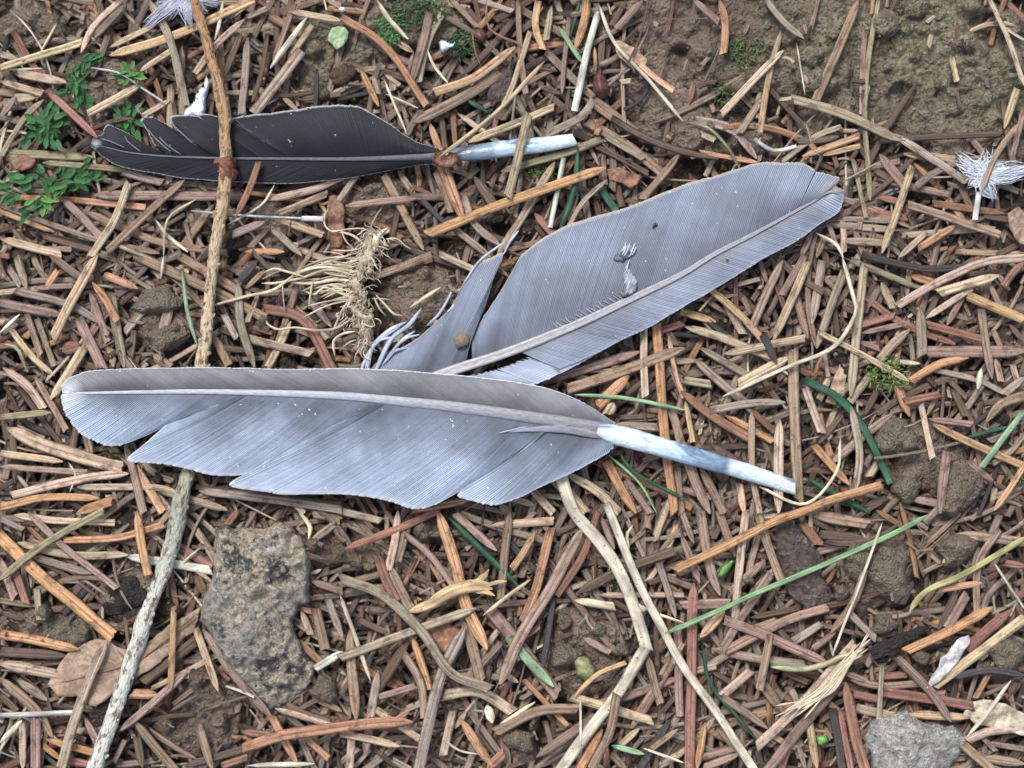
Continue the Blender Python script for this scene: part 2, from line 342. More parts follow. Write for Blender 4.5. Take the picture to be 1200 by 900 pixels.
# ------------------------------------------------------------------ needle geometry
PV = np.array([-1, -.82, -.38, 0, .38, .82, 1, .55, -.55]); PH = np.array([0, .62, 1, .50, 1, .62, 0, -.45, -.45])
def strand(pts, w, z, kind='flat', ends='bp', nseg=None, thick=0.30, seed=0, wvar=0.06, jag=0.35):
    """one needle or fibre: pts in photo px, w its full width in px, z mm at each given point"""
    p3 = np.column_stack([np.asarray(pts, float), np.broadcast_to(z, (len(pts),))])
    L = np.sum(np.linalg.norm(np.diff(p3[:, :2], axis=0), axis=1))
    n = nseg or int(np.clip(L / 9, 7, 26))
    c = smooth_path(p3, n)
    if kind == 'flat':    # slight natural wander
        s_ = np.linspace(0, L, n); c[:, 0] += vn(s_, s_ * 0, 40, seed) * w * .12; c[:, 1] += vn(s_, s_ * 0 + 50, 40, seed) * w * .12
    t = np.gradient(c[:, :2], axis=0); t /= np.linalg.norm(t, axis=1)[:, None] + 1e-9
    nrm = np.stack([-t[:, 1], t[:, 0]], 1)
    s = np.linspace(0, L, n)
    ww = np.full(n, w / 2.0) * (1 + wvar * vn(s, s * 0 + seed, 30, seed + 1) * 2)
    tl = min(L * .33, w * (1.5 if kind == 'flat' else 3))
    if ends[0] == 'p': ww *= np.sqrt(np.clip((s + .02 * tl) / tl, 0, 1)) * .95 + .05
    if ends[1] == 'p': ww *= np.sqrt(np.clip((L - s + .02 * tl) / tl, 0, 1)) * .95 + .05
    if kind == 'flat':
        V, Hh = PV, PH * w * thick
    else:
        a = np.linspace(0, 2 * np.pi, 7)[:-1] + .3; V, Hh = np.cos(a), np.sin(a) * w * .5
    m = len(V)
    px = c[:, None, 0] + nrm[:, None, 0] * V[None] * ww[:, None]
    py = c[:, None, 1] + nrm[:, None, 1] * V[None] * ww[:, None]
    hs_ = np.minimum(1, ww / (w / 2.0))[:, None]
    pz = c[:, None, 2] + Hh[None] * hs_ * S * 1000
    rr = np.random.default_rng(seed + 5)
    if kind == 'flat':
        for e, i in ((ends[0], 0), (ends[1], n - 1)):
            if e == 'b':
                j = (V * rr.uniform(-jag, jag) + rr.uniform(-.09, .09, m)) * w; px[i] += t[i, 0] * j; py[i] += t[i, 1] * j
    v = U(np.stack([px, py], -1), pz).reshape(-1, 3)
    ii = np.arange(n * m).reshape(n, m); nx = np.roll(ii, -1, 1)
    f = np.stack([ii[:-1], nx[:-1], nx[1:], ii[1:]], -1).reshape(-1, 4).tolist()
    f.append(ii[0].tolist()); f.append(ii[-1][::-1].tolist())
    uo = rr.uniform(0, 900)
    uv = np.stack([np.repeat(s / 4.0 + uo, m), np.tile(V, n)], 1)
    return v, f, uv, n * m
def along_attr(n, m): return np.repeat(np.linspace(0, 1, n), m)
class Pile:
    def __init__(s): s.v = []; s.f = []; s.uv = []; s.c = []; s.n = 0
    def add(s, v, f, uv, c):
        s.v.append(v); s.f += [[i + s.n for i in q] for q in f]; s.uv.append(uv); s.c.append(np.broadcast_to(c, (len(v), 3))); s.n += len(v)
    def build(s, name, mat, parent=None):
        return build(name, np.concatenate(s.v), s.f, mat, parent, uv=np.concatenate(s.uv), col=np.concatenate(s.c))

def fill(count, lo, hi, zlo, zhi, name, keys, probs, wlo=7, whi=13, dens=1.0, ring=False):
    """the unsorted litter below: one object"""
    cx = rng.uniform(-240, 1440, count); cy = rng.uniform(-200, 1100, count)
    keep = mask(cx, cy, SOIL, .25) < rng.uniform(.05, 1.0, count) ** 1.5 * dens
    if ring:
        cx = rng.uniform(-700, 1900, count); cy = rng.uniform(-620, 1520, count); keep = (cx < -230) | (cx > 1430) | (cy < -190) | (cy > 1090)
    cx, cy = cx[keep], cy[keep]; n = len(cx)
    L = rng.uniform(lo, hi, n) ; w = rng.uniform(wlo, whi, n)
    base = np.where(cx > 560, np.where(rng.random(n) < .62, 78, 5), np.where(rng.random(n) < .45, 60, -18))
    a = np.radians(base + rng.normal(0, 34, n)); bend = rng.normal(0, .05, n)
    sg = 7; V = np.array([-1, -.55, 0, .55, 1, 0]); Hh = np.array([0, 1, .55, 1, 0, -.7]); m = 6
    t = np.linspace(-.5, .5, sg)
    X = cx[:, None] + np.cos(a)[:, None] * t * L[:, None] + np.sin(a)[:, None] * bend[:, None] * L[:, None] * (4 * t * t)
    Y = cy[:, None] - np.sin(a)[:, None] * t * L[:, None] + np.cos(a)[:, None] * bend[:, None] * L[:, None] * (4 * t * t)
    tx = np.gradient(X, axis=1); ty = np.gradient(Y, axis=1); q = np.hypot(tx, ty); tx /= q; ty /= q
    taper = np.ones((n, sg)); pt = rng.random(n) < .45; taper[pt, -1] = .3; taper[pt, -2] = .9; taper[pt, 0] = .95
    ww = w[:, None] / 2 * taper
    px = X[..., None] - ty[..., None] * V * ww[..., None]; py = Y[..., None] + tx[..., None] * V * ww[..., None]
    jag = (V * rng.uniform(-.35, .35, (n, 1)) + rng.uniform(-.1, .1, (n, m))) * w[:, None]
    px[:, 0] += tx[:, 0, None] * jag; py[:, 0] += ty[:, 0, None] * jag
    z = rng.uniform(zlo, zhi, n) + coarse(cx, cy)
    tilt = rng.normal(0, .9, n)
    pz = z[:, None, None] + (tilt[:, None] * t)[..., None] * 2 + Hh * (w * .30 * S * 1000)[:, None, None] * np.minimum(1, taper + .3)[..., None]
    v = U(np.stack([px, py], -1), pz).reshape(-1, 3)
    ii = np.arange(n * sg * m).reshape(n, sg, m); nx = np.roll(ii, -1, 2)
    f = np.stack([ii[:, :-1], nx[:, :-1], nx[:, 1:], ii[:, 1:]], -1).reshape(-1, 4).tolist()
    f += ii[:, 0].tolist() + ii[:, -1, ::-1].tolist()
    uo = rng.uniform(0, 900, n)
    u = (t + .5) * L[:, None] / 4 + uo[:, None]
    uv = np.stack([np.broadcast_to(u[..., None], (n, sg, m)), np.broadcast_to(V, (n, sg, m))], -1).reshape(-1, 2)
    ks = rng.choice(len(keys), n, p=probs); C = np.array([COL[k] for k in keys])[ks] * rng.uniform(.42, 1.05, n)[:, None]
    o = build(name, v, f, M['needle'], uv=uv, col=np.repeat(C, sg * m, 0))
    tag(o, 'deep layer of small brown needle litter between soil and larger needles', 'needle litter', kind='stuff')
    return o
fill(7400, 30, 140, .6, 3.6, 'needle_litter', ['g', 'n', 'o', 'r', 't', 'd', 'k'], [.28, .21, .06, .07, .10, .22, .06], 4.5, 10)
fill(9000, 4, 22, 1.0, 3.6, 'litter_crumb', ['g', 'n', 'o', 'r', 't', 'd', 'k', 's'], [.2, .2, .06, .08, .16, .2, .06, .04], 1.8, 7, 1.25)['label'] = 'small broken needle bits and bark crumbs scattered over the soil'
fill(1300, 25, 120, 2.2, 4.2, 'fine_straw_litter', ['s', 't', 'd', 'g', 'n'], [.2, .25, .25, .15, .15], 1.5, 4, 1.15)['label'] = 'thin broken straws and stalks tangled loosely among the needles'
fill(8500, 40, 140, .2, 3.0, 'outlying_litter', ['g', 'n', 'o', 'r', 't', 'd', 'k'], [.28, .21, .08, .07, .12, .18, .06], 8, 13, 1.0, True)['label'] = 'needle litter carpeting the ground away from the feathers'
gp = []; gfc = []; nn = 0
ico = np.array([(0,0,1),(.89,0,.45),(.28,.85,.45),(-.72,.53,.45),(-.72,-.53,.45),(.28,-.85,.45),(.72,.53,-.3),(-.28,.85,-.3),(-.89,0,-.3),(-.28,-.85,-.3),(.72,-.53,-.3)])
icf = [(0,1,2),(0,2,3),(0,3,4),(0,4,5),(0,5,1),(1,6,2),(2,7,3),(3,8,4),(4,9,5),(5,10,1),(6,7,2),(7,8,3),(8,9,4),(9,10,5),(10,6,1)]
BARE = mask(GX, GY, SOIL, .3)
for k in range(14000):
    x, y = rng.uniform(-150, 1350), rng.uniform(-120, 1020)
    j = min(max(int(round((y + 220) / 1340 * (NY - 1))), 0), NY - 1); i = min(max(int(round((x + 260) / 1720 * (NX - 1))), 0), NX - 1)
    if k % 3 and rng.random() > .12 + .9 * BARE[j, i]: continue
    r = rng.choice([1.2, 1.8, 2.6, 4.0, 6.5], p=[.3, .33, .23, .11, .03])
    q = ico * rng.uniform(.65, 1.2, (11, 1)); a = rng.uniform(0, 6.28)
    X = x + (q[:, 0] * math.cos(a) - q[:, 1] * math.sin(a)) * r; Y = y + (q[:, 0] * math.sin(a) + q[:, 1] * math.cos(a)) * r
    gp.append(U(np.stack([X, Y], -1), GZ[j, i] + q[:, 2] * r * .16 + r * .04)); gfc += [[nn + e for e in t_] for t_ in icf]; nn += 11
o = build('soil_grit', np.concatenate(gp), gfc, M['clod'], smooth=False)
tag(o, 'fine crumbs and grit of soil strewn over the bare earth', 'soil grit', kind='stuff')
# ------------------------------------------------------------------ needles read off the forest floor: "x,y x,y ... width colour+layer"
T = {}
T[(0, 0)] = """0,240 285,150 34 t2;60,255 235,290 40 t1;0,285 150,330 34 t1;45,110 130,250 160,262 30 r1;170,320 340,485 34 r3;285,185 330,90 425,0 26 t2;
330,130 440,10 36 g1;385,195 600,130 890,0 40 y2;525,0 600,140 650,370 36 g3;310,400 500,295 36 t2;490,250 600,180 26 t1;385,165 550,85 26 t1;500,410 600,350 26 t1;
685,260 760,160 860,70 30 t2;640,160 640,400 32 g0;600,300 595,640 34 g1;845,120 790,270 30 d1;870,130 850,400 34 g1;940,120 920,250 885,360 18 d2;
1060,180 890,400 48 g1;1080,60 950,240 28 s2;1035,10 960,220 26 n1;1015,40 1200,72 30 t2;1100,90 1025,190 28 t1;790,325 890,328 22 g0;1115,240 1110,380 24 k2;
990,340 1050,390 22 t0;5,545 90,410 155,350 26 g2;0,410 55,340 30 g0;60,345 130,340 42 t0;30,540 330,552 38 l1;150,572 540,605 28 l1;430,605 570,640 36 g1;
520,640 760,650 30 g0;330,685 860,690 42 n1;270,705 510,728 30 o0;20,692 280,705 28 o0;820,680 980,665 30 d0;940,702 1100,665 1200,620 32 t2;
912,568 875,670 830,760 28 r6;650,630 520,750 375,885 34 n2;215,690 350,830 36 n1;455,640 400,780 320,900 36 t3;0,740 190,815 26 y0;0,720 330,840 560,890 26 n1;
0,840 215,895 38 t1;300,745 560,850 800,890 34 n0;150,830 330,880 28 d0;390,850 500,900 20 t2;750,720 640,870 36 n0;690,700 590,770 575,900 9 s3;
965,650 920,720 800,790 9 s3;672,742 900,760 1065,768 9 w3;1060,768 1135,769 24 w3;815,825 930,780 36 g2;985,775 1135,825 34 t1;955,800 1060,900 32 g1;
980,750 1150,680 32 n1;860,885 1000,885 28 o1;950,790 880,870 28 n0;1165,690 1190,890 64 r0;545,770 590,830 660,885 16 s1;440,640 380,670 18 d1;
320,238 420,258 500,310 570,355 8 w3;785,0 770,90 755,140 14 s2;200,80 140,190 9 s1;20,245 150,240 8 s1;600,270 545,210 14 d0;0,190 60,205 30 g0;
40,30 100,70 24 d0;1150,0 1200,25 26 n0;870,60 940,30 26 g0;1060,350 1200,330 24 d0;700,570 640,600 24 d0"""
T[(400, 0)] = """0,60 150,160 300,370 34 o2;330,325 470,270 612,165 40 y3;252,432 380,370 560,255 48 n2;312,45 285,160 245,292 40 n2;362,30 310,130 270,290 34 g1;385,-5 480,95 26 n1;
510,0 520,100 640,160 9 r3;622,0 630,180 650,330 26 n2;692,5 683,90 708,172 30 y3;740,20 720,140 30 g1;665,110 610,280 570,370 26 t2;
715,215 540,400 345,552 20 t7;840,0 805,130 16 e1;762,92 850,222 18 p3;862,0 855,70 820,178 38 o2;800,60 775,330 18 n2;905,40 865,180 820,390 32 w2;
905,15 960,150 1080,280 1200,425 14 s3;1035,210 1100,270 1168,318 26 y3;890,165 895,250 16 o2;720,180 860,320 1040,462 34 n1;850,345 1030,472 26 n1;760,250 700,240 20 d0;
885,352 850,405 720,472 34 g3;915,490 780,540 560,602 36 l2;658,400 630,520 585,690 38 g6;750,375 600,440 445,500 34 t2;410,400 550,500 26 t1;310,432 350,540 34 o1;
350,560 430,775 50 o2;300,825 560,720 930,588 42 o4;150,612 290,880 38 n1;15,725 265,695 32 n2;200,600 260,690 28 g0;270,690 375,795 24 k1;330,600 385,745 30 n0;
430,690 470,790 560,862 34 g2;465,620 550,740 44 d0;750,570 650,740 550,895 36 g2;680,750 750,832 34 r2;680,790 725,840 24 d0;400,805 525,905 32 n2;
782,555 735,800 24 w3;832,520 820,660 765,822 28 e3;935,630 850,710 800,800 22 g3;895,640 970,745 38 e1;860,430 1000,510 1130,610 44 n1;930,480 1062,560 26 g2;
870,500 1080,610 26 d1;1190,540 1060,700 34 n2;970,100 1062,0 36 n1;1002,0 950,90 26 d0;65,240 130,375 30 o2;112,265 130,330 26 n1;150,280 230,470 9 s2;
155,330 270,380 9 s1;125,0 170,70 235,138 24 s2;300,170 325,230 375,292 11 s2;440,350 512,392 24 e1;610,350 560,420 44 d0;350,395 365,520 28 d0;392,395 400,520 26 r0;
605,70 540,150 430,262 30 d1;560,130 470,250 26 n0;200,150 250,182 28 t1;480,440 545,500 20 n0;460,110 470,180 490,230 6 r3;205,300 150,260 18 g0;
560,300 600,210 20 n0;255,180 235,260 20 n0;980,290 1015,285 24 t1;0,290 80,300 20 d0;1050,690 1130,640 26 d0;690,300 770,330 24 d0;700,60 600,130 28 d0;
900,380 870,440 22 n0;560,640 600,560 26 n0;0,640 60,620 30 n0;120,880 200,860 24 g0;590,880 700,850 26 n0;480,0 600,40 24 g0;240,0 300,40 26 n0"""
T[(800, 0)] = """128,-5 152,90 142,188 36 o2;35,-5 125,78 30 n2;290,-5 355,75 425,135 32 g1;355,175 250,280 135,402 32 t2;310,225 265,497 30 y1;345,110 312,225 26 g1;
622,-5 545,180 470,350 40 n2;690,-5 660,160 640,400 650,560 660,705 24 l2;640,90 630,300 630,400 26 n1;385,350 560,400 765,495 42 g3;740,470 880,560 1000,640 36 g2;
1080,-5 1150,150 1200,300 24 t3;1200,380 1150,590 26 n2;1175,310 1130,450 34 t1;20,365 40,290 28 r1;945,200 965,285 28 t1;0,428 90,450 160,520 200,592 12 l3;
60,535 270,572 22 o2;50,425 180,460 260,560 42 g1;60,470 112,492 30 t2;250,490 320,530 400,515 16 w2;350,570 470,480 560,445 26 g2;420,550 622,478 32 y2;
488,545 625,515 26 y1;380,550 430,500 22 n1;600,560 645,765 22 l2;690,540 790,665 46 n1;808,585 760,730 700,890 34 t4;775,540 960,560 36 t1;560,640 700,565 8 l3;
565,700 690,740 800,800 28 n1;790,720 950,770 1115,825 36 n3;570,740 790,765 38 r1;680,690 780,712 30 r1;880,715 1130,750 32 r1;965,790 830,875 32 o2;855,820 760,905 28 t3;
530,790 760,810 32 g1;560,845 720,855 36 g1;770,830 1100,800 28 g0;960,885 1200,892 26 t0;510,780 542,865 24 g1;1185,430 1100,550 1052,670 26 n5;1042,675 1028,772 26 w5;
1130,590 1100,680 20 n1;1020,490 1062,545 30 n1;470,820 540,860 565,905 14 s3;455,815 415,905 30 n1;500,830 470,905 28 n1;400,150 430,330 6 s2;420,260 470,320 26 g1;
350,900 450,800 26 d0;600,800 640,900 28 n0;700,800 820,900 30 d0;860,880 960,800 24 n0;540,610 620,600 24 n0;440,560 540,600 22 d0;720,640 820,620 26 d0;
1060,760 1180,780 28 d0;1100,900 1200,850 28 d0;620,730 700,700 26 r0;560,770 900,840 28 d0;80,620 110,560 24 t0;250,640 300,570 20 n0;180,0 110,60 20 d0"""
T[(0, 300)] = """345,-5 260,140 185,292 44 t3;325,90 370,150 412,228 34 o3;365,65 485,115 34 o2;205,50 160,115 28 o1;120,112 255,105 26 n1;-5,165 225,208 44 n1;50,120 240,170 355,235 34 g1;
60,0 92,115 36 g1;30,40 72,105 30 g0;170,-5 295,85 34 n1;315,120 380,300 32 n1;390,130 435,392 42 g1;130,220 190,385 28 g0;95,205 142,350 28 n1;275,220 360,392 48 n1;
292,325 230,430 178,505 42 t2;215,330 280,312 60 r1;40,260 110,350 190,422 28 t1;10,390 100,460 152,535 38 t1;0,270 70,205 14 s2;0,308 60,325 92,400 14 l1;120,420 180,520 232,612 32 n1;
0,567 180,550 30 l2;20,605 200,680 430,745 58 t2;605,150 555,340 46 g2;540,345 600,392 42 n1;520,170 440,270 36 g0;470,-5 720,110 930,215 44 n1;620,-5 850,130 42 n1;
640,50 660,200 692,310 16 p3;575,0 565,82 10 s3;905,15 835,95 34 k1;930,50 865,115 24 n0;910,130 868,232 24 g1;835,90 850,250 895,392 38 l2;785,205 832,290 32 g2;
745,270 805,385 38 n0;850,285 1095,345 38 g1;1025,230 940,395 36 t1;930,185 1060,220 1165,392 46 r2;1050,90 1000,245 30 n1;1085,150 1165,250 32 g0;1040,180 1150,292 26 g0;
770,255 860,290 26 d0;390,325 400,390 34 t0;440,655 470,760 505,905 38 n2;475,740 572,900 38 y1;0,695 220,722 32 t1;0,740 305,762 28 n2;40,842 300,780 450,765 36 t2;
0,885 160,850 345,850 34 o2;270,812 560,815 640,842 30 t1;560,822 800,892 34 g1;395,860 270,905 44 o2;700,825 1000,862 1200,892 38 g2;690,812 1200,875 26 n0;
1000,840 1070,905 26 t1;240,725 265,770 245,830 7 s2;385,668 425,705 36 l0;60,770 110,830 20 g0;0,822 60,780 26 k0;0,180 80,240 22 d0;240,40 190,20 20 n0;0,60 40,90 20 n0;
220,260 330,220 30 n0;60,390 0,350 24 d0;250,420 280,620 30 d0;150,640 60,600 24 n0;500,120 560,170 24 n0;700,220 690,340 24 d0;640,20 720,60 24 g0;590,880 500,850 26 n0;
380,780 420,880 20 g0;0,920 200,930 30 g0;430,750 330,700 26 d0"""
T[(400, 300)] = """115,72 210,40 320,-5 36 n2;345,-5 465,48 30 t2;490,-5 585,68 34 n1;350,110 240,182 16 t2;1063,260 1067,495 34 t2;1108,240 1135,600 1170,905 42 o2;1200,235 1090,270 34 r1;
690,445 860,395 1050,335 42 n1;795,470 1000,400 1205,325 50 n2;1010,420 900,525 50 o3;955,515 935,555 48 t2;960,592 1115,602 36 g1;980,568 1110,562 24 d0;820,488 1000,500 1210,542 15 p4;
1150,280 1180,430 1205,500 18 y2;970,680 1030,760 1210,855 14 e3;940,700 1050,800 1110,905 9 p2;735,765 860,905 50 t2;790,765 900,830 975,905 40 t2;660,810 745,905 36 t1;
930,720 985,820 1035,905 42 o1;1000,780 1085,905 32 n1;250,892 350,875 455,858 36 o3;560,870 590,905 36 n1;1155,530 1180,600 1195,660 38 n1;850,740 870,835 30 n0;
600,850 680,875 30 t1;945,350 972,425 28 n0;820,420 900,440 26 d0;880,440 960,400 24 n0;1060,640 1010,600 26 n0;1120,700 1060,720 24 n0;450,110 390,130 20 t0;
1040,760 1100,700 26 d0;1180,740 1195,905 34 n1;1050,850 1120,830 24 d0;870,860 850,905 26 d0;960,640 1080,660 30 d0;780,850 700,840 26 g0"""
T[(800, 300)] = """100,118 200,205 285,300 32 y3;145,345 300,312 430,290 36 t4;10,250 130,285 310,352 38 t2;280,275 330,375 34 k4;352,15 300,120 248,245 40 n2;430,0 350,140 34 n2;
440,20 380,160 318,295 38 t3;440,60 445,200 470,322 28 n1;395,130 440,292 36 n2;492,15 455,240 40 g2;572,45 520,180 470,325 36 l2;640,30 620,200 590,492 40 g3;
590,15 700,60 830,112 30 l1;630,-5 750,25 870,45 1080,32 32 k3;755,175 900,90 1060,22 1205,5 36 t3;900,130 1112,68 42 t3;800,68 875,92 34 o1;1000,140 1200,222 42 y2;
1130,102 1170,50 1205,20 34 r3;835,180 842,352 46 g3;855,220 960,150 1020,112 28 t2;980,150 930,242 30 n1;860,242 1055,292 34 r3;855,337 1205,335 52 n2;1050,190 1065,300 1090,432 38 n3;
480,268 620,340 795,440 26 t4;640,140 760,230 960,312 34 r1;560,262 745,208 32 r2;630,272 810,232 26 n1;800,260 740,310 690,372 44 n2;800,442 900,380 1005,358 36 o2;
890,400 1050,440 1130,480 26 g1;780,512 905,485 36 r3;1205,490 1120,520 1065,582 44 n2;1205,425 1130,485 38 g2;838,520 880,712 28 t2;745,435 800,565 42 o2;
878,592 1020,660 1205,740 36 y2;1200,545 1120,650 1050,742 26 p4;1000,638 1145,600 22 e1;1205,625 1150,690 1090,730 24 l2;1205,735 1150,820 1095,895 28 o3;
425,430 560,510 650,630 730,800 34 e3;430,778 560,850 660,905 30 e1;388,330 395,600 410,862 48 n3;555,640 540,760 430,872 270,812 11 s5;430,462 490,622 36 t2;
340,575 337,905 44 t4;242,545 245,760 270,905 30 t3;592,530 622,700 610,822 36 g3;740,552 640,630 520,732 38 n2;665,410 590,512 36 g1;700,800 560,850 430,905 32 o4;
460,665 585,805 36 o2;-5,475 100,560 235,640 42 r2;240,540 330,622 30 r1;100,542 230,520 362,516 36 g2;40,360 130,440 240,535 40 n1;60,322 230,420 32 g1;195,450 380,355 44 t2;
0,435 100,452 36 g1;10,510 35,655 24 y1;60,740 145,905 40 n2;-5,640 40,780 95,905 46 n3;150,560 320,652 30 o1;320,560 372,665 24 g0;930,690 905,905 44 n4;
700,92 742,182 36 t2;690,112 650,182 30 n1;500,335 512,425 22 n1;1050,395 1038,468 28 s3;520,420 480,505 30 t1;-5,195 115,232 34 y1;140,140 212,275 36 t1;
160,108 272,80 22 g1;210,140 240,205 24 n0;410,400 465,420 34 r1;200,800 215,905 34 y2;720,370 835,378 24 s3;865,572 1015,592 30 n2;950,470 995,562 34 d1;
560,0 605,160 610,200 530,320 380,385 140,495 15 s5;270,10 300,100 24 n1;330,100 380,240 26 d1;150,200 60,140 26 n0;0,160 70,180 26 d0;620,420 540,500 34 n1;
560,560 480,660 30 d1;300,640 380,660 26 n0;100,660 220,740 34 d0;460,560 520,640 28 n0;700,440 640,560 30 d0;900,480 860,560 26 n1;1000,500 940,440 26 d1;
1100,350 1040,420 30 d1;1120,440 1100,360 28 t2;1160,380 1180,450 28 t1;1150,240 1200,300 26 d0;640,210 560,180 26 d0;900,270 780,160 26 d1;700,330 620,300 26 n0;
1000,720 1100,800 30 n0;800,850 900,870 34 n1;150,700 60,690 28 d1;0,820 100,850 30 n1;580,430 480,380 24 n0;540,120 480,60 24 n0;640,880 720,850 30 d1;
280,430 340,520 28 d0;140,300 50,200 24 n0;1080,100 1120,180 28 n1;1090,260 1130,340 26 n1;940,0 900,40 22 d0;720,20 650,10 24 g0;1050,520 1160,500 28 d0"""
T[(0, 600)] = """850,835 1000,785 1200,757 1330,743 1450,740 48 o5;365,-5 160,110 -5,240 34 l4;-5,80 140,220 400,440 58 o2;100,0 210,110 300,180 412,268 32 n3;222,100 420,90 575,45 32 o3;60,108 250,150 450,152 34 t2;
440,155 600,180 742,205 40 w1;480,-5 500,120 522,222 40 o4;0,160 50,302 42 n1;55,210 92,322 36 r2;130,162 322,217 36 n2;0,312 125,330 28 l1;130,270 140,380 30 l1;
-5,430 120,450 275,482 44 o2;-5,492 235,505 46 d1;-5,532 205,572 50 t2;375,450 290,650 212,905 44 t4;-5,715 255,705 24 w3;-5,580 120,690 185,795 46 n1;60,590 165,662 42 g0;
0,812 78,732 28 s2;80,740 80,905 32 t2;125,725 125,905 44 n2;298,722 365,855 34 n2;150,820 215,870 28 o1;160,800 340,850 36 o1;240,872 330,892 34 r1;458,640 552,642 44 o3;
612,330 600,628 28 y3;688,410 768,628 34 t3;660,560 540,670 420,770 34 n2;690,452 500,600 46 d1;712,410 820,570 955,722 36 g2;965,690 1165,752 28 t2;955,720 1045,885 38 o2;
700,745 748,905 38 n2;470,732 612,905 40 n2;480,790 500,900 36 d1;1040,762 1155,865 30 o1;870,892 1105,885 26 s2;1205,490 1108,552 34 w2;
1095,245 1205,280 36 n1;1110,342 1142,482 46 n2;1058,350 1092,432 32 t1;1150,302 1205,440 36 g2;1045,452 1135,532 34 r1;1050,0 1090,50 1085,95 22 s2;1100,8 1205,22 34 g1;
1195,30 1092,105 34 g1;838,-5 800,45 32 r1;625,120 745,195 40 r0;690,222 722,292 44 d0;705,125 640,180 9 s2;850,772 950,785 34 r0;780,892 870,862 34 r1;650,892 860,835 34 d1;
50,10 220,32 405,38 32 t1;-5,20 80,62 26 g1;280,65 480,112 26 d1;380,430 300,490 26 d0;0,640 60,700 30 d1;250,560 150,620 24 d0;600,700 700,640 20 d0;220,770 300,800 26 d0;
780,640 720,560 24 d0;940,800 860,830 28 n0;1100,650 1200,700 30 n0;1060,690 1150,640 26 d0;400,880 440,800 24 n0;0,350 80,380 24 d0;1080,150 1160,180 26 d0;900,0 860,60 20 n1"""
T[(400, 600)] = """10,132 170,70 345,-5 34 r2;340,-5 400,180 440,330 512,485 52 o3;400,5 545,135 36 n2;375,18 510,150 625,262 30 e2;592,-5 575,150 560,305 38 n2;200,-5 190,100 165,205 36 t2;
232,55 195,175 38 n1;128,150 160,240 195,315 42 r2;222,75 310,150 392,255 28 n2;170,185 205,270 245,345 46 g1;-5,233 140,290 280,420 390,570 525,622 44 g5;
-5,512 230,425 475,340 40 g4;600,200 650,130 682,70 32 y3;498,365 580,300 665,238 20 t4;848,55 740,260 650,400 555,605 50 n4;738,55 690,250 640,385 42 o3;905,-5 840,170 755,295 34 r3;
748,290 710,545 30 k2;588,440 660,520 745,615 46 p3;515,335 640,490 760,645 60 n1;430,350 490,600 50 n1;250,435 312,625 34 o2;435,400 340,600 275,905 50 g4;
220,500 280,600 292,722 36 n3;240,450 130,620 46 d1;130,555 100,722 40 g2;30,415 50,730 46 n2;-5,290 60,470 102,592 20 s3;130,652 262,610 30 n2;-5,778 100,800 205,825 34 t2;
115,690 285,805 34 t2;82,855 102,740 36 n1;40,740 28,905 36 t1;420,728 530,892 42 o3;510,905 572,850 44 r2;540,775 690,700 835,690 46 n3;810,650 1095,735 40 t3;
685,862 890,722 44 n3;640,590 795,752 24 o1;682,668 540,762 20 s3;360,645 480,630 605,705 48 t1;510,680 530,742 40 s1;820,650 900,570 1000,530 18 y4;840,650 842,805 9 s5;
1170,140 1000,200 830,285 44 d2;820,310 960,332 36 s2;905,292 1205,292 26 t1;1118,180 1175,372 34 g2;1182,380 1190,720 36 n1;1075,500 1100,600 1122,675 34 n3;
1162,525 1020,762 44 n2;970,640 940,780 880,905 40 n7;920,765 840,905 42 o3;1182,582 1000,650 880,682 40 n1;1155,730 1050,905 40 k1;1185,762 1090,832 28 n2;
950,822 1065,852 26 p3;1060,830 1205,882 10 s4;355,800 420,840 485,852 9 s4;392,700 358,855 36 t2;950,850 1000,905 34 n1;-5,-5 140,32 34 g1;1025,45 1005,80 1012,140 12 s3;
1085,350 1205,390 11 s4;528,48 745,30 36 t1;850,442 945,495 34 g2;700,30 760,110 24 g0;560,460 490,540 30 n1;650,440 700,400 28 r1;0,640 60,560 26 d1;300,240 380,300 24 d0;
320,260 330,330 20 n0;150,420 60,380 30 d0;0,880 60,830 26 g1;180,870 240,905 30 g1;440,700 400,760 26 g1;560,905 640,880 22 d0;1050,760 980,820 30 t1;1130,560 1060,620 28 d0;
1000,120 1060,70 22 n0;910,10 960,130 30 n1;1100,0 1060,60 26 n0;1080,250 1140,230 26 d1;150,300 260,340 26 n0;620,600 560,560 26 t0;760,800 860,760 28 n1;700,900 800,840 20 d0;
60,0 110,60 22 d0;250,0 210,60 22 d0;680,0 620,60 24 n0;490,180 530,330 28 d0;180,740 240,700 26 o1;160,650 90,690 24 t0;1200,460 1150,560 26 t2;1200,620 1130,700 24 d1"""
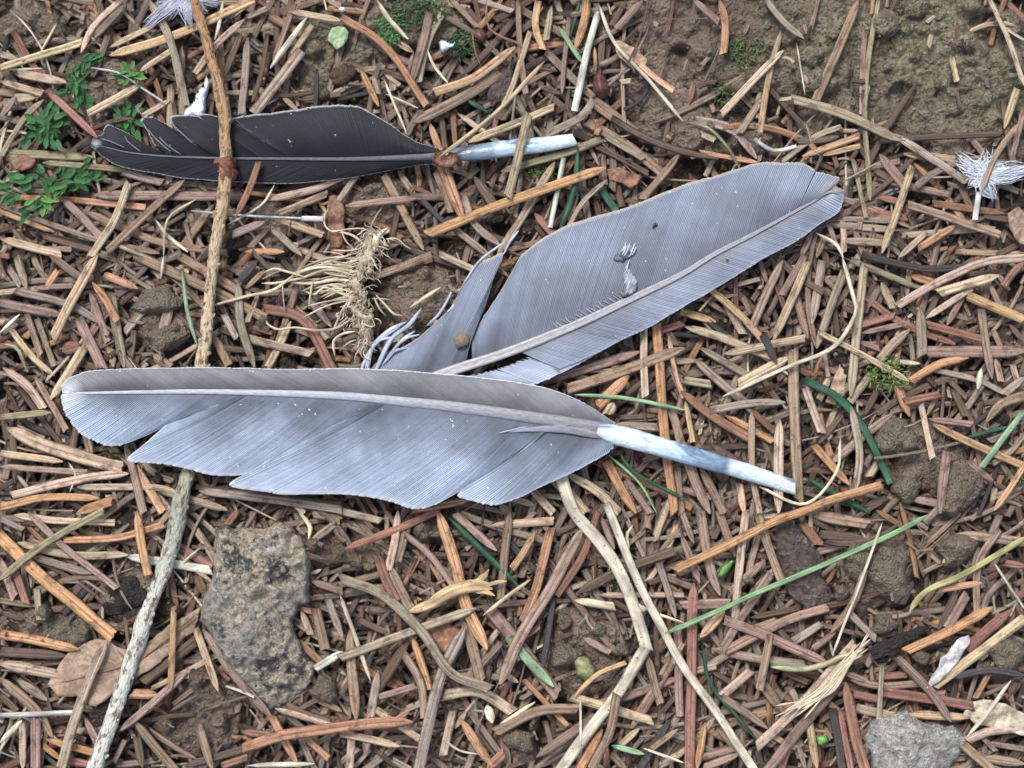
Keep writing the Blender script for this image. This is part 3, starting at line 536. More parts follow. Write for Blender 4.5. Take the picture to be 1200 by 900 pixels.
T[(800, 600)] = """-5,-5 40,110 28 g1;-5,80 60,250 34 n1;60,-5 100,200 132,295 46 n2;125,-5 185,155 38 n1;222,-5 200,200 180,405 36 t3;262,-5 300,120 350,245 38 n2;
165,285 290,168 36 n2;230,292 330,198 30 n1;-5,328 165,322 42 n2;38,250 30,600 25,905 46 r2;150,378 330,452 512,535 46 n3;310,220 220,350 140,482 38 n2;
512,335 350,390 150,492 42 n2;490,395 380,460 36 g1;100,482 300,520 430,535 40 n1;308,430 270,625 36 n4;310,540 480,552 24 p4;605,462 420,670 260,825 44 t4;560,585 430,740 300,905 46 n3;
240,558 140,645 38 t2;250,565 355,705 50 n1;140,650 300,762 36 n2;80,738 50,905 34 o2;70,862 200,830 36 n1;70,900 200,850 34 n2;70,470 95,600 210,740 260,800 14 e2;
440,720 472,905 36 y2;400,800 432,905 22 g1;572,598 600,760 640,905 48 r4;528,690 562,905 36 k3;552,690 592,905 30 r3;590,590 700,612 850,600 34 n2;700,632 1022,682 46 r2;
790,710 1010,722 38 y2;610,690 770,722 40 g1;702,540 690,732 24 l3;750,510 870,630 942,738 38 n4;785,490 950,410 1092,335 42 o4;1155,345 1080,410 1000,482 52 r2;
1205,370 1050,490 880,612 46 t3;900,272 1052,250 30 o3;1112,60 1040,180 1035,352 34 n3;1090,172 1205,345 9 s4;1130,180 1205,192 34 r1;1000,290 930,405 44 n2;970,280 900,415 34 d1;
580,350 680,445 32 g2;642,200 600,320 520,425 36 n2;960,80 1205,105 44 g1;1155,592 1060,720 1000,790 20 s3;1000,805 1080,770 1205,760 40 t2;1050,862 1205,885 42 n1;
985,815 1085,905 42 n3;1060,812 1205,835 26 n0;450,10 650,42 50 n1;480,80 645,95 44 d1;680,-5 770,50 26 r2;420,40 482,115 44 r1;60,440 148,350 44 y2;-5,572 120,540 30 g1;
960,580 1080,555 1205,575 34 k2;220,420 330,380 30 n1;240,370 400,340 28 d1;380,460 330,400 28 d1;460,480 540,420 30 n1;560,560 660,600 30 n2;600,640 700,660 36 r1;
680,580 790,570 34 r1;790,660 920,640 38 r1;860,740 960,780 32 d1;120,760 230,880 24 g1;200,740 320,820 34 n1;300,780 400,830 26 t1;380,620 420,700 28 g1;
60,560 160,500 34 g1;0,470 80,430 30 d1;180,480 240,420 26 d0;280,20 360,10 22 t1;420,250 480,330 26 d0;820,380 880,440 22 d0;1100,560 1200,520 24 d0;
1120,700 1180,760 20 s1;600,740 500,660 28 n1;460,600 560,640 26 n1;640,840 560,820 24 d0;1100,840 1040,780 22 g0;350,560 440,600 30 d1;170,600 100,560 26 d0;
860,60 800,20 22 n0;1120,90 1200,40 22 n0;940,500 1000,440 28 n1;1040,520 1160,420 30 t1;560,120 480,140 30 n0;700,450 600,420 24 d0;540,700 480,740 28 d0"""
LAND = [((210,480),'the tip half of the lower grey feather'),((500,520),'the broad end of the lower grey feather'),((820,540),'the bluish white quill'),
 ((640,380),'the base of the upper right feather'),((780,310),'the middle of the upper right feather'),((950,230),'the notched pale feather tip'),
 ((150,180),'the tip of the black feather'),((360,165),'the middle of the black feather'),((600,172),'the pale quill of the black feather'),
 ((235,60),'the top of the orange twig'),((250,300),'the tan middle of the twig'),((165,740),'the lichen covered twig end'),
 ((420,330),'the frayed root tuft'),((305,720),'the mottled rock'),((1070,870),'the pale grey rock'),((140,780),'the flat dry leaf'),
 ((1150,210),'the white downy feather'),((50,200),'the green seedlings at left'),((140,85),'the bright green sprig'),((703,100),'the dark red bud'),
 ((940,660),'the dark bark chunk'),((1040,680),'the upright clod of soil'),((1050,515),'the round clod of soil'),((1000,490),'the arched dark green needle'),
 ((690,640),'the upper pale forked straw'),((720,820),'the lower end of the forked straw'),((500,690),'the shredded tan straw'),((620,800),'the crumbly soil hollow'),
 ((900,690),'the long pale green grass stem'),((1120,650),'the olive grass blade'),((1150,510),'the frosty white green blade'),((900,770),'the frayed straw strands'),
 ((1120,780),'the whitish spotted bud scale'),((930,370),'the thin looping straw fibre'),((1050,100),'the bare mossy soil'),((850,90),'the small moss tufts'),
 ((460,40),'the mossy patch at the top'),((395,45),'the pale lobed leaf'),((545,290),'the wispy loose barbs'),((1100,330),'the long grey twig at right'),
 ((40,620),'the left edge of the photo'),((60,330),'the left edge, upper part'),((1180,880),'the lower right corner'),((20,880),'the lower left corner'),
 ((600,60),'the white fungus flake'),((400,880),'the bottom edge, left of middle'),((860,870),'the bottom edge, right of middle'),((1190,400),'the right edge of the photo')]
items = []
for (ox, oy), txt in T.items():
    for e in txt.replace('\n', '').split(';'):
        tk = e.split()
        if not tk: continue
        pts = np.array([[float(q) for q in a.split(',')] for a in tk[:-2]]) / 3.0 + np.array([ox, oy])
        w = float(tk[-2]) / 3.0 * (.82 if float(tk[-2]) > 18 else 1); c = tk[-1][0]; L = int(tk[-1][1:])
        items.append(dict(pts=pts, w=w, c=c, L=L, len=float(np.sum(np.linalg.norm(np.diff(pts, axis=0), axis=1)))))
def zlayer(L): return 1.5 + L * 0.9
def straight(pts):
    d = pts[-1] - pts[0]; q = pts - pts[0]; return abs(d[0] * q[:, 1] - d[1] * q[:, 0]).max() / (np.hypot(*d) + 1e-6)
def describe(it):
    w, L, c = it['w'], it['len'], it['c']
    if c in 'ep': noun, kind = ('grass blade' if w < 6.5 else 'fresh needle'), ('grass_blade' if w < 6.5 else 'fresh_needle')
    elif w < 6 or (c in 'sw' and w < 9 and L > 60): noun, kind = 'fibre', 'dry_fibre'
    elif c in 'sw': noun, kind = 'straw', 'dry_straw'
    else: noun, kind = 'needle', 'conifer_needle'
    ls = 'stubby' if L < 38 else 'short' if L < 62 else 'mid-length' if L < 92 else 'long' if L < 140 else 'very long'
    d = it['pts'][-1] - it['pts'][0]; a = math.degrees(math.atan2(-d[1], d[0])) % 180
    o = 'level' if a < 15 or a > 165 else 'rising right' if a < 50 else 'steeply rising right' if a < 78 else 'upright' if a < 102 else 'steeply rising left' if a < 132 else 'rising left'
    it['noun'], it['kind'] = noun, kind
    it['desc'] = ls + (' curved ' if straight(it['pts']) > 5 else ' ') + CW[c] + ' ' + noun + ', ' + o
    m = it['mid'] = it['pts'].mean(0)
    it['near'] = sorted(LAND, key=lambda l: np.hypot(*(m - np.array(l[0]))))
def rel(m, l):
    dx, dy = m - np.array(l)
    if math.hypot(dx, dy) < 14: return 'against'
    if abs(dx) > 2 * abs(dy): return 'right of' if dx > 0 else 'left of'
    if abs(dy) > 2 * abs(dx): return 'below' if dy > 0 else 'above'
    return ('lower ' if dy > 0 else 'upper ') + ('right of' if dx > 0 else 'left of')
for it in items:
    describe(it); it['area'] = it['len'] * it['w']
needles = sorted([i for i in items if i['kind'] == 'conifer_needle'], key=lambda i: -i['area'])
single = needles[:298] + [i for i in items if i['kind'] != 'conifer_needle']
single_ids = {id(i) for i in single}
seen = {}
for it in single: it['label'] = f"{it['desc']} {rel(it['mid'], it['near'][0][0])} {it['near'][0][1]}"; seen.setdefault(it['label'], []).append(it)
ORD = ['nearest', 'second nearest', 'third nearest', 'fourth nearest', 'fifth nearest', 'sixth nearest', 'seventh nearest']
for lab, grp in seen.items():
    if len(grp) > 1:
        grp.sort(key=lambda i: np.hypot(*(i['mid'] - np.array(i['near'][0][0]))))
        for k, it in enumerate(grp): it['label'] = it['desc'] + f", {ORD[k]} {rel(it['mid'], it['near'][0][0])} {it['near'][0][1]}"
def trim(s):
    for a, b in ((', level', ''), ('steeply ', ''), (' end of the forked straw', ' forked straw end'), ('the ', ''), (' photo', ' picture'), ('curved ', ''), ('mid-length ', ''), (', upright', ''), (', rising right', ''), (', rising left', '')):
        if len(s.replace('-', ' ').split()) <= 16: break
        s = s.replace(a, b)
    return s
def relabel():
    used = set()
    for it in single:
        s = trim(it['label'])
        if s in used: s = it['label']
        used.add(s); it['label'] = s
relabel()
GRP = {'conifer_needle': 'fallen conifer needles', 'dry_fibre': 'thin dry plant fibres', 'dry_straw': 'bits of pale straw', 'grass_blade': 'blades of grass', 'fresh_needle': 'needles still green'}
CAT = {'conifer_needle': 'needle', 'dry_fibre': 'fibre', 'dry_straw': 'straw', 'grass_blade': 'grass blade', 'fresh_needle': 'green needle'}
rest = Pile()
for k, it in enumerate(items):
    z0 = zlayer(it['L']); n = len(it['pts']); rr = random.Random(k * 13 + 5)
    ta, tb = rr.uniform(-.35, .35), rr.uniform(-.35, .35)
    z = np.linspace(z0 + ta, z0 + tb, n) + (k % 7) * .04
    if it['L'] < 5: z = z + np.clip(coarse(it['pts'][:, 0], it['pts'][:, 1]) * .45 + .6, -.8, 1.6)
    rnd = it['w'] < 6 or (it['c'] in 'swe' and it['w'] < 9)
    r = rr.random(); ends = 'bp' if r < .35 else 'pb' if r < .6 else 'bb' if r < .88 else 'pp'
    if rnd: ends = 'pp' if it['c'] not in 'w' else 'bb'
    v, f, uv, _ = strand(it['pts'], it['w'], z, 'round' if rnd else 'flat', ends, seed=k * 3 + 1, thick=rr.uniform(.2, .34))
    c = np.array(COL[it['c']]) * rr.uniform(.82, 1.2) * np.array([1, rr.uniform(.94, 1.05), rr.uniform(.86, 1.08)])
    if id(it) in single_ids:
        mat = M['stem'] if it['kind'] != 'conifer_needle' or rnd else M['needle']
        o = recentre(build(it['kind'], v, f, mat, uv=uv, col=np.broadcast_to(c, (len(v), 3))))
        tag(o, it['label'], CAT[it['kind']], GRP[it['kind']])
    else: rest.add(v, f, uv, c)
tag(rest.build('small_needles', M['needle']), 'small broken needles scattered singly between the larger fallen needles', 'needle litter', kind='stuff')

# ------------------------------------------------------------------ feathers
def feather(name, label, rach, zfun, base_p, widths, webs, mats, group):
    """rach: photo points tip..base of vane; webs: side groups of barbs fanning from the shaft; every barb is its own ridge"""
    root = empty(name, base_p, zfun(base_p[0]) - 1.5, label, 'feather', group)
    rp = smooth_path(rach, 120)
    order = np.argsort(rp[:, 0]); RX = rp[order, 0]; RY = rp[order, 1]
    tipx, tipy = rach[0]
    for wi, web in enumerate(webs):
        P = np.array(web['pairs'], float)      # rx, ex, ey
        key = smooth_path(np.column_stack([P[:, 1], P[:, 2], P[:, 0]]), 240) if len(P) > 2 else smooth_path(P[:, [1, 2, 0]], 60)
        d = np.r_[0, np.cumsum(np.hypot(np.diff(key[:, 0]) + np.diff(key[:, 2]) * .6, np.diff(key[:, 1])))]
        nb = max(3, int(d[-1] / web.get('sp', 3.8)))
        sub = 4
        q = np.linspace(0, d[-1], nb * sub + 1)
        E = np.stack([np.interp(q, d, key[:, 0]), np.interp(q, d, key[:, 1])], 1); rx = np.interp(q, d, key[:, 2])
        Rr = np.stack([rx, np.interp(rx, RX, RY)], 1)
        if 'root' in web:
            f_ = (web['root'] + np.abs(np.random.default_rng(9).normal(0, .05, len(q))))[:, None]; Rr = Rr * (1 - f_) + E * f_
        rg = np.random.default_rng(100 + wi + len(webs) * 7 + int(base_p[0]))
        bj = rg.normal(0, 1, nb + 1); barb = np.minimum(np.arange(len(q)) // sub, nb)
        ph = (np.arange(len(q)) % sub) / sub
        dirn = E - Rr; ln = np.linalg.norm(dirn, axis=1); 
        rag = web.get('rag', 1.0); du = dirn / (ln[:, None] + 1e-6)
        lowf = np.interp(np.arange(nb + 1), np.arange(0, nb + 7, 6), rg.normal(0, 1, len(np.arange(0, nb + 7, 6))))
        E = E + du * (bj[barb] * rag * .5 + lowf[barb] * rag)[:, None]
        td = np.array([tipx, tipy]) - Rr; td = td / (np.linalg.norm(td, axis=1)[:, None] + 1e-6)
        C = Rr + (E - Rr) * .5 + td * (ln * web.get('bend', -.05))[:, None]
        K = 26; t = np.linspace(0, 1, K)[None, :, None]
        pts = (1 - t) ** 2 * Rr[:, None] + 2 * t * (1 - t) * C[:, None] + t * t * E[:, None]
        tt = t[0, :, 0]
        z0 = np.array([zfun(a) for a in rx])
        cam_ = web.get('camber', .6); droop = web.get('droop', -.8)
        zz = z0[:, None] - .1 + cam_ * np.sin(np.pi * np.clip(tt * 1.1, 0, 1))[None] + droop * tt[None] ** 2 + web.get('dz', 0)
        ridge = np.abs(np.sin(np.pi * ph)); amp = web.get('ridge', .17)
        zz = zz + (ridge[:, None] - .5) * amp * np.clip(tt * 8, 0, 1)[None] + (bj[barb] * .03)[:, None] * np.clip(tt * 2, 0, 1)[None]
        wv = vn(pts[..., 0], pts[..., 1], 70, 5 + wi) * web.get('wave', .9) * tt[None]
        zz = zz + wv
        v = U(pts, zz).reshape(-1, 3)
        nq = len(q); ii = np.arange(nq * K).reshape(nq, K)
        f = np.stack([ii[:-1, :-1], ii[1:, :-1], ii[1:, 1:], ii[:-1, 1:]], -1).reshape(-1, 4).tolist()
        a, b = v[ii[0, 0]], v[ii[1, 0]]; 
        v0 = v[f[len(f) // 2]]; nz = np.cross(v0[1] - v0[0], v0[2] - v0[0])[2]
        if nz < 0: f = [qq[::-1] for qq in f]
        tone = np.repeat(1 + rg.normal(0, .055, nb + 1)[barb] + .05 * lowf[barb], K)
        dist = np.hypot(pts[..., 0] - tipx, pts[..., 1] - tipy).ravel()
        tl = web.get('tiplen', 22) * .6
        tip = np.clip(1 - dist / tl, 0, 1) * web.get('tipamt', .8)
        o = build(web.get('name', 'vane'), v, f, mats[web['m']], attrs={'tone': tone, 'across': np.tile(tt, nq), 'tip': tip, 'ridge': np.repeat(ridge, K)})
        sm = o.modifiers.new('thickness', 'SOLIDIFY'); sm.thickness = 0.00006; sm.offset = -1
        adopt(o, root)
        for i, sg_ in ((0, 1), (nq - 1, -1)):
            for s_ in range(web.get('stray', 3)):
                j = min(max(i + sg_ * int(rg.integers(0, 8)), 0), nq - 1); k0 = int(rg.integers(9, 18)); a0 = pts[j, k0]; e0 = pts[j, -1]; dd = e0 - a0
                pn = np.array([-dd[1], dd[0]]); pn = pn * (rg.uniform(-.16, .16)); e1 = e0 + pn * .9 + dd * rg.uniform(-.1, .06)
                zc = float(zz[j, -1]) + .1
                barb_curve('stray_barb', root, [a0, a0 + dd * .5 + pn * .25, e1], rg.uniform(.9, 1.4), [float(zz[j, k0]) + .05, zc, zc - .1], web.get('sc', (.26, .29, .35)))
    return root, rp
def shaft(name, root, pts, widths, z, mat, groove=.25, m=12, n=90, flat=.75, noise=.03, end_cut=False):
    p = smooth_path(np.column_stack([np.asarray(pts, float), widths, np.broadcast_to(z, (len(pts),))]), n)
    t = np.gradient(p[:, :2], axis=0); t /= np.linalg.norm(t, axis=1)[:, None]; nr = np.stack([-t[:, 1], t[:, 0]], 1)
    a = np.linspace(0, 2 * np.pi, m + 1)[:-1] + np.pi / 2
    V = np.cos(a); Hh = np.sin(a) * flat; Hh = np.where(np.abs(V) < .25, np.where(Hh > 0, Hh - groove, Hh), Hh)
    w = p[:, 2] / 2 * (1 + noise * vn(np.arange(n), np.zeros(n), 6, 9) * 2)
    px = p[:, None, 0] + nr[:, None, 0] * V * w[:, None]; py = p[:, None, 1] + nr[:, None, 1] * V * w[:, None]
    pz = p[:, None, 3] + Hh * w[:, None] * S * 1000
    if end_cut:
        px[-1] += t[-1, 0] * V * w[-1] * .35 ; py[-1] += t[-1, 1] * V * w[-1] * .35
    v = U(np.stack([px, py], -1), pz).reshape(-1, 3)
    ii = np.arange(n * m).reshape(n, m); nx = np.roll(ii, -1, 1)
    f = np.stack([ii[:-1], nx[:-1], nx[1:], ii[1:]], -1).reshape(-1, 4).tolist()
    f.append(ii[0].tolist()); f.append(ii[-1][::-1].tolist())
    L = np.r_[0, np.cumsum(np.hypot(*np.diff(p[:, :2], axis=0).T))]
    uv = np.stack([np.repeat(L / 4, m), np.tile(V, n)], 1)
    o = build(name, v, f, mat, uv=uv, attrs={'along': along_attr(n, m)})
    if root is not None: adopt(o, root)
    return o
def barb_curve(name, root, pts, w, z, colr, mat=None):
    v, f, uv, _ = strand(pts, w, z, 'round', 'pp', seed=int(pts[0][0] * 7), nseg=22)
    o = build(name, v, f, mat or M['stem'], uv=uv, col=np.broadcast_to(colr, (len(v), 3)))
    if root is not None: adopt(o, root)
    return o
GF = 'moulted bird feathers'
MARKS = []
# lower grey feather, quill to the right
zA = lambda x: 7.4 + .9 * math.sin((x - 70) / 650 * 3.0)
rA = [(80,461),(112,460.5),(170,459.5),(233,459),(310,460.5),(400,464),(465,470),(533,477),(633,491),(715,505)]
Aw = [
 dict(m='A2', side='up', camber=.5, droop=-.5, tiplen=34, sp=4.0, ridge=.10, bend=-.04, rag=.5, wave=.3, pairs=[(84,72,461),(92,72,452),(108,84,442),(140,108,434),(200,161,431.5),(290,232,430.5),(350,286,431),(390,333,432.5),(455,400,431.5),(510,455,433),(580,520,438),(640,582,444.5),(685,640,454.5),(705,678,469),(712,703,484),(716,728,501)]),
 dict(m='A', camber=.7, droop=-.3, tiplen=40, rag=1.0, bend=-.07, pairs=[(84,72,461),(100,71,468),(118,76,484),(150,88,501),(182,108,516),(216,131,523),(240,150,518.5),(262,172,510),(290,191,498)]),
 dict(m='A', camber=.9, droop=-.1, dz=.12, tipamt=0, rag=.7, bend=-.06, pairs=[(290,194,498),(294,172,518),(297,149,539),(310,172,542),(330,200,545),(357,226,551),(378,250,557),(400,280,557.5),(425,300,552),(440,316,541),(452,330,524)]),
 dict(m='A', camber=1.0, droop=0.1, dz=.22, tipamt=0, rag=.6, bend=-.07, pairs=[(452,331,524),(456,303,547),(462,268,568),(480,300,575),(505,333,579),(545,400,579.5),(575,434,583),(600,466,590),(612,488,597),(618,512,590),(628,542,574),(640,585,548),(650,618,520)]),
 dict(m='A', camber=1.1, droop=0.2, dz=.45, tipamt=0, rag=.6, bend=-.08, pairs=[(650,623,514),(652,585,548),(656,536,580),(665,560,589),(672,580,592),(684,602,586),(694,633,571),(706,683,548),(714,718,526),(717,716,512)])]
fA, _ = feather('grey_feather', 'lower slate grey feather lying level with a long bluish white quill pointing right', rA, zA, (720,506), None, Aw, {'A': M['vaneA'], 'A2': M['vaneA2']}, GF)
shaft('rachis', fA, rA, [2.5,3.2,4.5,6,7.5,9.5,11,13,15,19], [zA(p[0]) + .25 for p in rA], M['rachisA'], groove=.12, flat=.55)
shaft('quill', fA, [(700,503),(715,508),(740,514),(775,524),(830,540),(880,554.5),(932,571.5)], [15,22,24,22.5,21,19.5,17.5], [zA(700)+.5,7.7,7.5,7.2,6.4,5.8,5.4], M['quill'], groove=0, m=16, flat=.85, end_cut=True)
shaft('underside_flap', fA, [(596,506),(625,503),(660,503),(695,509),(712,513)], [2,6,9,9,5], [8.9,9.2,9.2,9.0,8.6], M['flap'], groove=.05, flat=.25)
for pp in ([(622,499),(600,504),(583,508)], [(668,498),(640,500),(612,505)]):
    barb_curve('loose_barb', fA, pp, 2.0, 9.0, (.30, .33, .39))
# upper right feather
zB = lambda x: 5.6 + 1.3 * math.sin((x - 440) / 540 * 2.9)
rB = [(976,222),(955,235),(933,247),(880,276),(837,298),(800,321),(740,350),(683,377),(600,411),(515,440),(440,474),(380,497)]
Bw = [
 dict(m='B', camber=.8, droop=-.9, tiplen=26, tipamt=.55, rag=.5, bend=-.05, sp=4.2, ridge=.15, pairs=[(973,989,230),(969,988,223),(962,981,220),(955,972,221)]),
 dict(m='B', camber=.8, droop=-.9, tiplen=34, tipamt=.45, rag=.9, bend=-.05, pairs=[(954,972,221),(952,979,217),(949,983,209),(942,971,204),(936,957,199.6)]),
 dict(m='B', camber=.9, droop=-.9, tiplen=60, tipamt=.3, rag=.55, bend=-.05, wave=1.2, pairs=[(936,956,200),(928,951,195),(915,942,191),(890,918,190),(862,893,190),(830,867,197),(794,835,207),(758,800,217),(724,767,230),(690,733,243),(660,700,253),(630,667,263),(610,640,277),(592,613,297),(582,600,318),(571,581,350),(562,565,374),(554,553,392)]),
 dict(m='B', camber=1.0, droop=-.4, dz=-.15, tipamt=0, rag=.7, bend=.02, wave=1.4, pairs=[(545,552,391),(536,567,362),(528,578,328),(520,590,296),(512,576,301),(505,561,309),(498,545,328),(490,533,352),(478,523,366),(462,500,387),(446,477,404),(430,452,415),(414,437,429),(402,424,440)]),
 dict(m='B2', camber=.5, droop=-.5, tiplen=22, tipamt=.6, rag=.35, bend=-.03, sp=4.0, ridge=.08, wave=.5, pairs=[(974,989,228),(968,988,237),(955,981,250),(925,962,262),(890,932,284),(855,900,300),(825,868,320),(785,835,340),(745,797,362),(705,762,383),(665,728,399),(640,705,411),(622,684,421),(612,668,427),(604,655,432)]),
 dict(m='B3', name='silvery_vane', camber=.4, droop=-.5, dz=-.5, tipamt=0, rag=.8, bend=0, root=.3, pairs=[(640,742,392),(622,722,402),(600,690,420),(580,660,436),(560,628,450),(530,595,452),(500,560,452),(470,530,456)])]
fB, _ = feather('grey_feather', 'upper right blue grey feather with torn pale notched tip and ragged split base', rB, zB, (520,438), None, Bw, {'B': M['vaneB'], 'B2': M['vaneB2'], 'B3': M['vaneB3']}, GF)
shaft('rachis', fB, rB, [1.6,2.4,3.2,4.8,6,7,8.6,10,11.5,12.5,13,12], [zB(p[0]) + .35 for p in rB[:10]] + [5.2, 4.6], M['rachisB'], groove=.55, flat=.6)
for pp, w in (([(430,440),(436,408),(455,388),(477,377)],5.2),([(438,440),(458,398),(480,380),(494,361)],5.6),([(428,432),(440,402),(462,396),(469,402)],4),([(421,440),(433,412),(448,396),(470,382)],4.4),
              ([(448,428),(470,400),(486,388)],4),([(500,382),(516,366),(532,336)],3.4),([(524,366),(540,352),(557,348)],3.6),([(545,330),(562,306),(592,283)],3),([(590,298),(598,283),(608,270)],3),([(470,402),(478,396),(492,392)],3),([(452,424),(462,412),(476,408)],4)):
    barb_curve('loose_barb', fB, pp, w, np.linspace(5.4, 5.0, len(pp)), (.42, .47, .56))
for k in range(13):                                    # silvery gloss of the wet patch, put in as pale raised barbs
    x0 = 728 + (k % 4) * 4.5 + rng.uniform(-2, 2); y0 = 300 - (k // 4) * 4 + rng.uniform(-2, 2)
    if k >= 7: x0, y0 = 737 + rng.uniform(-7, 7), 345 - (k - 7) * 6
    barb_curve('pale_barb', fB, [(x0, y0), (x0 + 3, y0 - 5), (x0 + 5, y0 - 11)], 2.0, 8.2, (.50, .54, .60))
for k in range(16):
    x0 = 655 + k * 5.5 + rng.uniform(-2, 2); y0 = np.interp(x0, [655, 745], [386, 344])
    barb_curve('pale_barb', fB, [(x0, y0), (x0 - 5, y0 - 3), (x0 - 8 - rng.uniform(0, 6), y0 - 5 - rng.uniform(0, 3))], 1.4, 7.5, (.34, .36, .41))
for ol, sd_ in (([(718,303),(724,292),(732,284),(742,285),(744,293),(738,302),(730,308),(722,307)],1),([(733,311),(740,318),(747,328),(748,338),(742,346),(732,350),(727,348),(732,336),(730,322)],2)):
    MARKS.append((ol, sd_, fB))
# black feather
zC = lambda x: 4.2 + .7 * math.sin((x - 100) / 420 * 3.0)
rC = [(112,170),(122,172),(150,178.5),(187,182.5),(230,184.5),(267,185.5),(330,186),(400,186.5),(450,185.5),(500,183.5),(533,180.5)]
Cw = [
 dict(m='C', sc=(.10, .10, .12), camber=.4, droop=-.5, tiplen=9, tipamt=.9, rag=.5, sp=3.6, ridge=.12, bend=-.02, pairs=[(116,106,170),(128,112,177),(150,120,184),(175,135,192),(205,152,198),(240,180,203),(265,208,208),(300,240,211),(330,270,213),(365,305,215),(405,340,215.5),(440,380,212),(470,412,208),(493,445,202),(508,475,196),(520,507,192)]),
 dict(m='C', sc=(.10, .10, .12), camber=.4, droop=-.4, tiplen=14, tipamt=.9, rag=.6, sp=3.6, ridge=.12, bend=-.02, pairs=[(116,106,169),(122,110,161),(132,121,156),(142,121,152),(152,126,146),(164,136,149),(184,156,160),(205,183,177)]),
 dict(m='C', sc=(.10, .10, .12), camber=.5, droop=-.2, tipamt=0, dz=-.1, rag=1.6, sp=4.2, ridge=.2, bend=-.04, pairs=[(215,183,172),(222,172,153),(228,166,140),(236,178,137),(244,188,142),(250,198,148),(255,206,158)]),
 dict(m='C', sc=(.10, .10, .12), camber=.7, droop=-.3, tipamt=0, rag=.7, sp=3.8, bend=-.05, pairs=[(255,212,158),(262,202,146),(270,200,137),(280,215,135),(292,230,136),(298,236,138),(304,240,142)]),
 dict(m='C', sc=(.10, .10, .12), camber=.7, droop=-.2, dz=.2, tipamt=0, rag=.5, sp=3.8, bend=-.05, pairs=[(304,240,143),(309,234,138),(316,232,134),(326,245,134),(336,260,138),(344,272,146)]),
 dict(m='C', sc=(.10, .10, .12), camber=.9, droop=-.2, tipamt=0, rag=.6, sp=3.8, bend=-.06, wave=.8, pairs=[(344,268,147),(350,272,139),(365,300,134),(385,335,130),(405,367,126),(420,400,123),(432,418,124.5),(444,432,131),(456,446,139),(468,460,148),(480,474,158),(492,490,167),(506,502,171),(520,512,174)])]
fC, _ = feather('black_feather', 'charcoal black feather with a white fringed tip lying under the orange twig', rC, zC, (530,181), None, Cw, {'C': M['vaneC']}, GF)
shaft('rachis', fC, rC, [.8,1.2,1.6,2.0,2.4,2.8,3.4,4.5,6.5,10,15], [zC(p[0]) + .25 for p in rC], M['rachisC'], groove=.1, flat=.5)
shaft('quill', fC, [(515,183),(533,181),(560,178.5),(600,173),(640,169),(674,163.5)], [9,15,19,19,18,15], [4.5,4.5,4.5,4.5,4.3,4.1], M['quillC'], groove=0, m=16, flat=.85, end_cut=True)
for pp in ([(146,159),(150,166),(165,178)], [(172,150),(182,162),(200,178)], [(163,133),(160,126),(162,122)], [(168,138),(163,130),(158,124)], [(186,160),(196,170),(212,181)], [(118,162),(130,166),(146,173)], [(202,146),(215,158),(226,168)]):
    barb_curve('loose_barb', fC, pp, 1.7, 5.2, (.20, .21, .23))
# band of bark round the base of the black feather
v, f, uv, _ = strand([(509,181),(514,186),(522,189),(529,187),(533,180)], 15, 6.4, 'flat', 'bb', seed=4)
tag(recentre(build('bark_curl', v, f, M['redleaf'], uv=uv)), 'small rust brown curl of bark hugging the base of the black quill', 'bark curl')
# ------------------------------------------------------------------ twigs
def tube(name, pts, widths, z, mat, noise=.16, bump=.12, m=20, n=260, seed=0):
    p = smooth_path(np.column_stack([np.asarray(pts, float), widths, np.asarray(z, float)]), n)
    t = np.gradient(p[:, :2], axis=0); t /= np.linalg.norm(t, axis=1)[:, None]; nr = np.stack([-t[:, 1], t[:, 0]], 1)
    a = np.linspace(0, 2 * np.pi, m + 1)[:-1]
    L = np.r_[0, np.cumsum(np.hypot(*np.diff(p[:, :2], axis=0).T))]
    aa, LL = np.meshgrid(a, L)
    cx, cyy = np.cos(aa) * 12, np.sin(aa) * 12
    disp = 1 + noise * (vn(LL + cx, cyy + LL * .3, 16, seed) * 2) + bump * vn(LL + cx, cyy, 5, seed + 3) * 2
    w = p[:, 2][:, None] / 2 * disp
    px = p[:, None, 0] + nr[:, None, 0] * np.cos(aa) * w; py = p[:, None, 1] + nr[:, None, 1] * np.cos(aa) * w
    pz = p[:, None, 3] + np.sin(aa) * w * S * 1000
    v = U(np.stack([px, py], -1), pz).reshape(-1, 3); ii = np.arange(n * m).reshape(n, m); nx = np.roll(ii, -1, 1)
    f = np.stack([ii[:-1], nx[:-1], nx[1:], ii[1:]], -1).reshape(-1, 4).tolist() + [ii[0].tolist(), ii[-1][::-1].tolist()]
    uv = np.stack([LL.ravel() / 4, aa.ravel()], 1)
    return build(name, v, f, mat, uv=uv, attrs={'along': along_attr(n, m)}), p
tw = empty('twig', (235, 430), 2, 'knobbly twig, orange at the top and grey with lichen below, passing under the grey feather', 'twig')
tp = [(224,-40),(228,0),(238,34),(247,67),(256,100),(262,133),(264,166),(264.5,197),(262,232),(256,268),(250,305),(246,345),(242,385),(236,430),(229,480),(222,540),(213,585),(200,643),(187,680),(173,717),(158,762),(143,807),(128,852),(112,900),(104,940)]
tz = [4.5,4.8,5.6,6.2,7.0,7.6,7.8,7.8,7.4,6.4,5.4,4.6,3.9,3.6,3.4,3.4,3.5,3.7,3.9,3.9,3.8,3.7,3.6,3.5,3.5]
twd = [10,10.5,11.5,12,12.5,13,13,15,15,14,14,14.5,14.5,15,15,16,19,20,17.5,17,17.5,18,19,20,20]
o, P_ = tube('stem', tp, twd, tz, M['twig'], seed=3); adopt(o, tw)
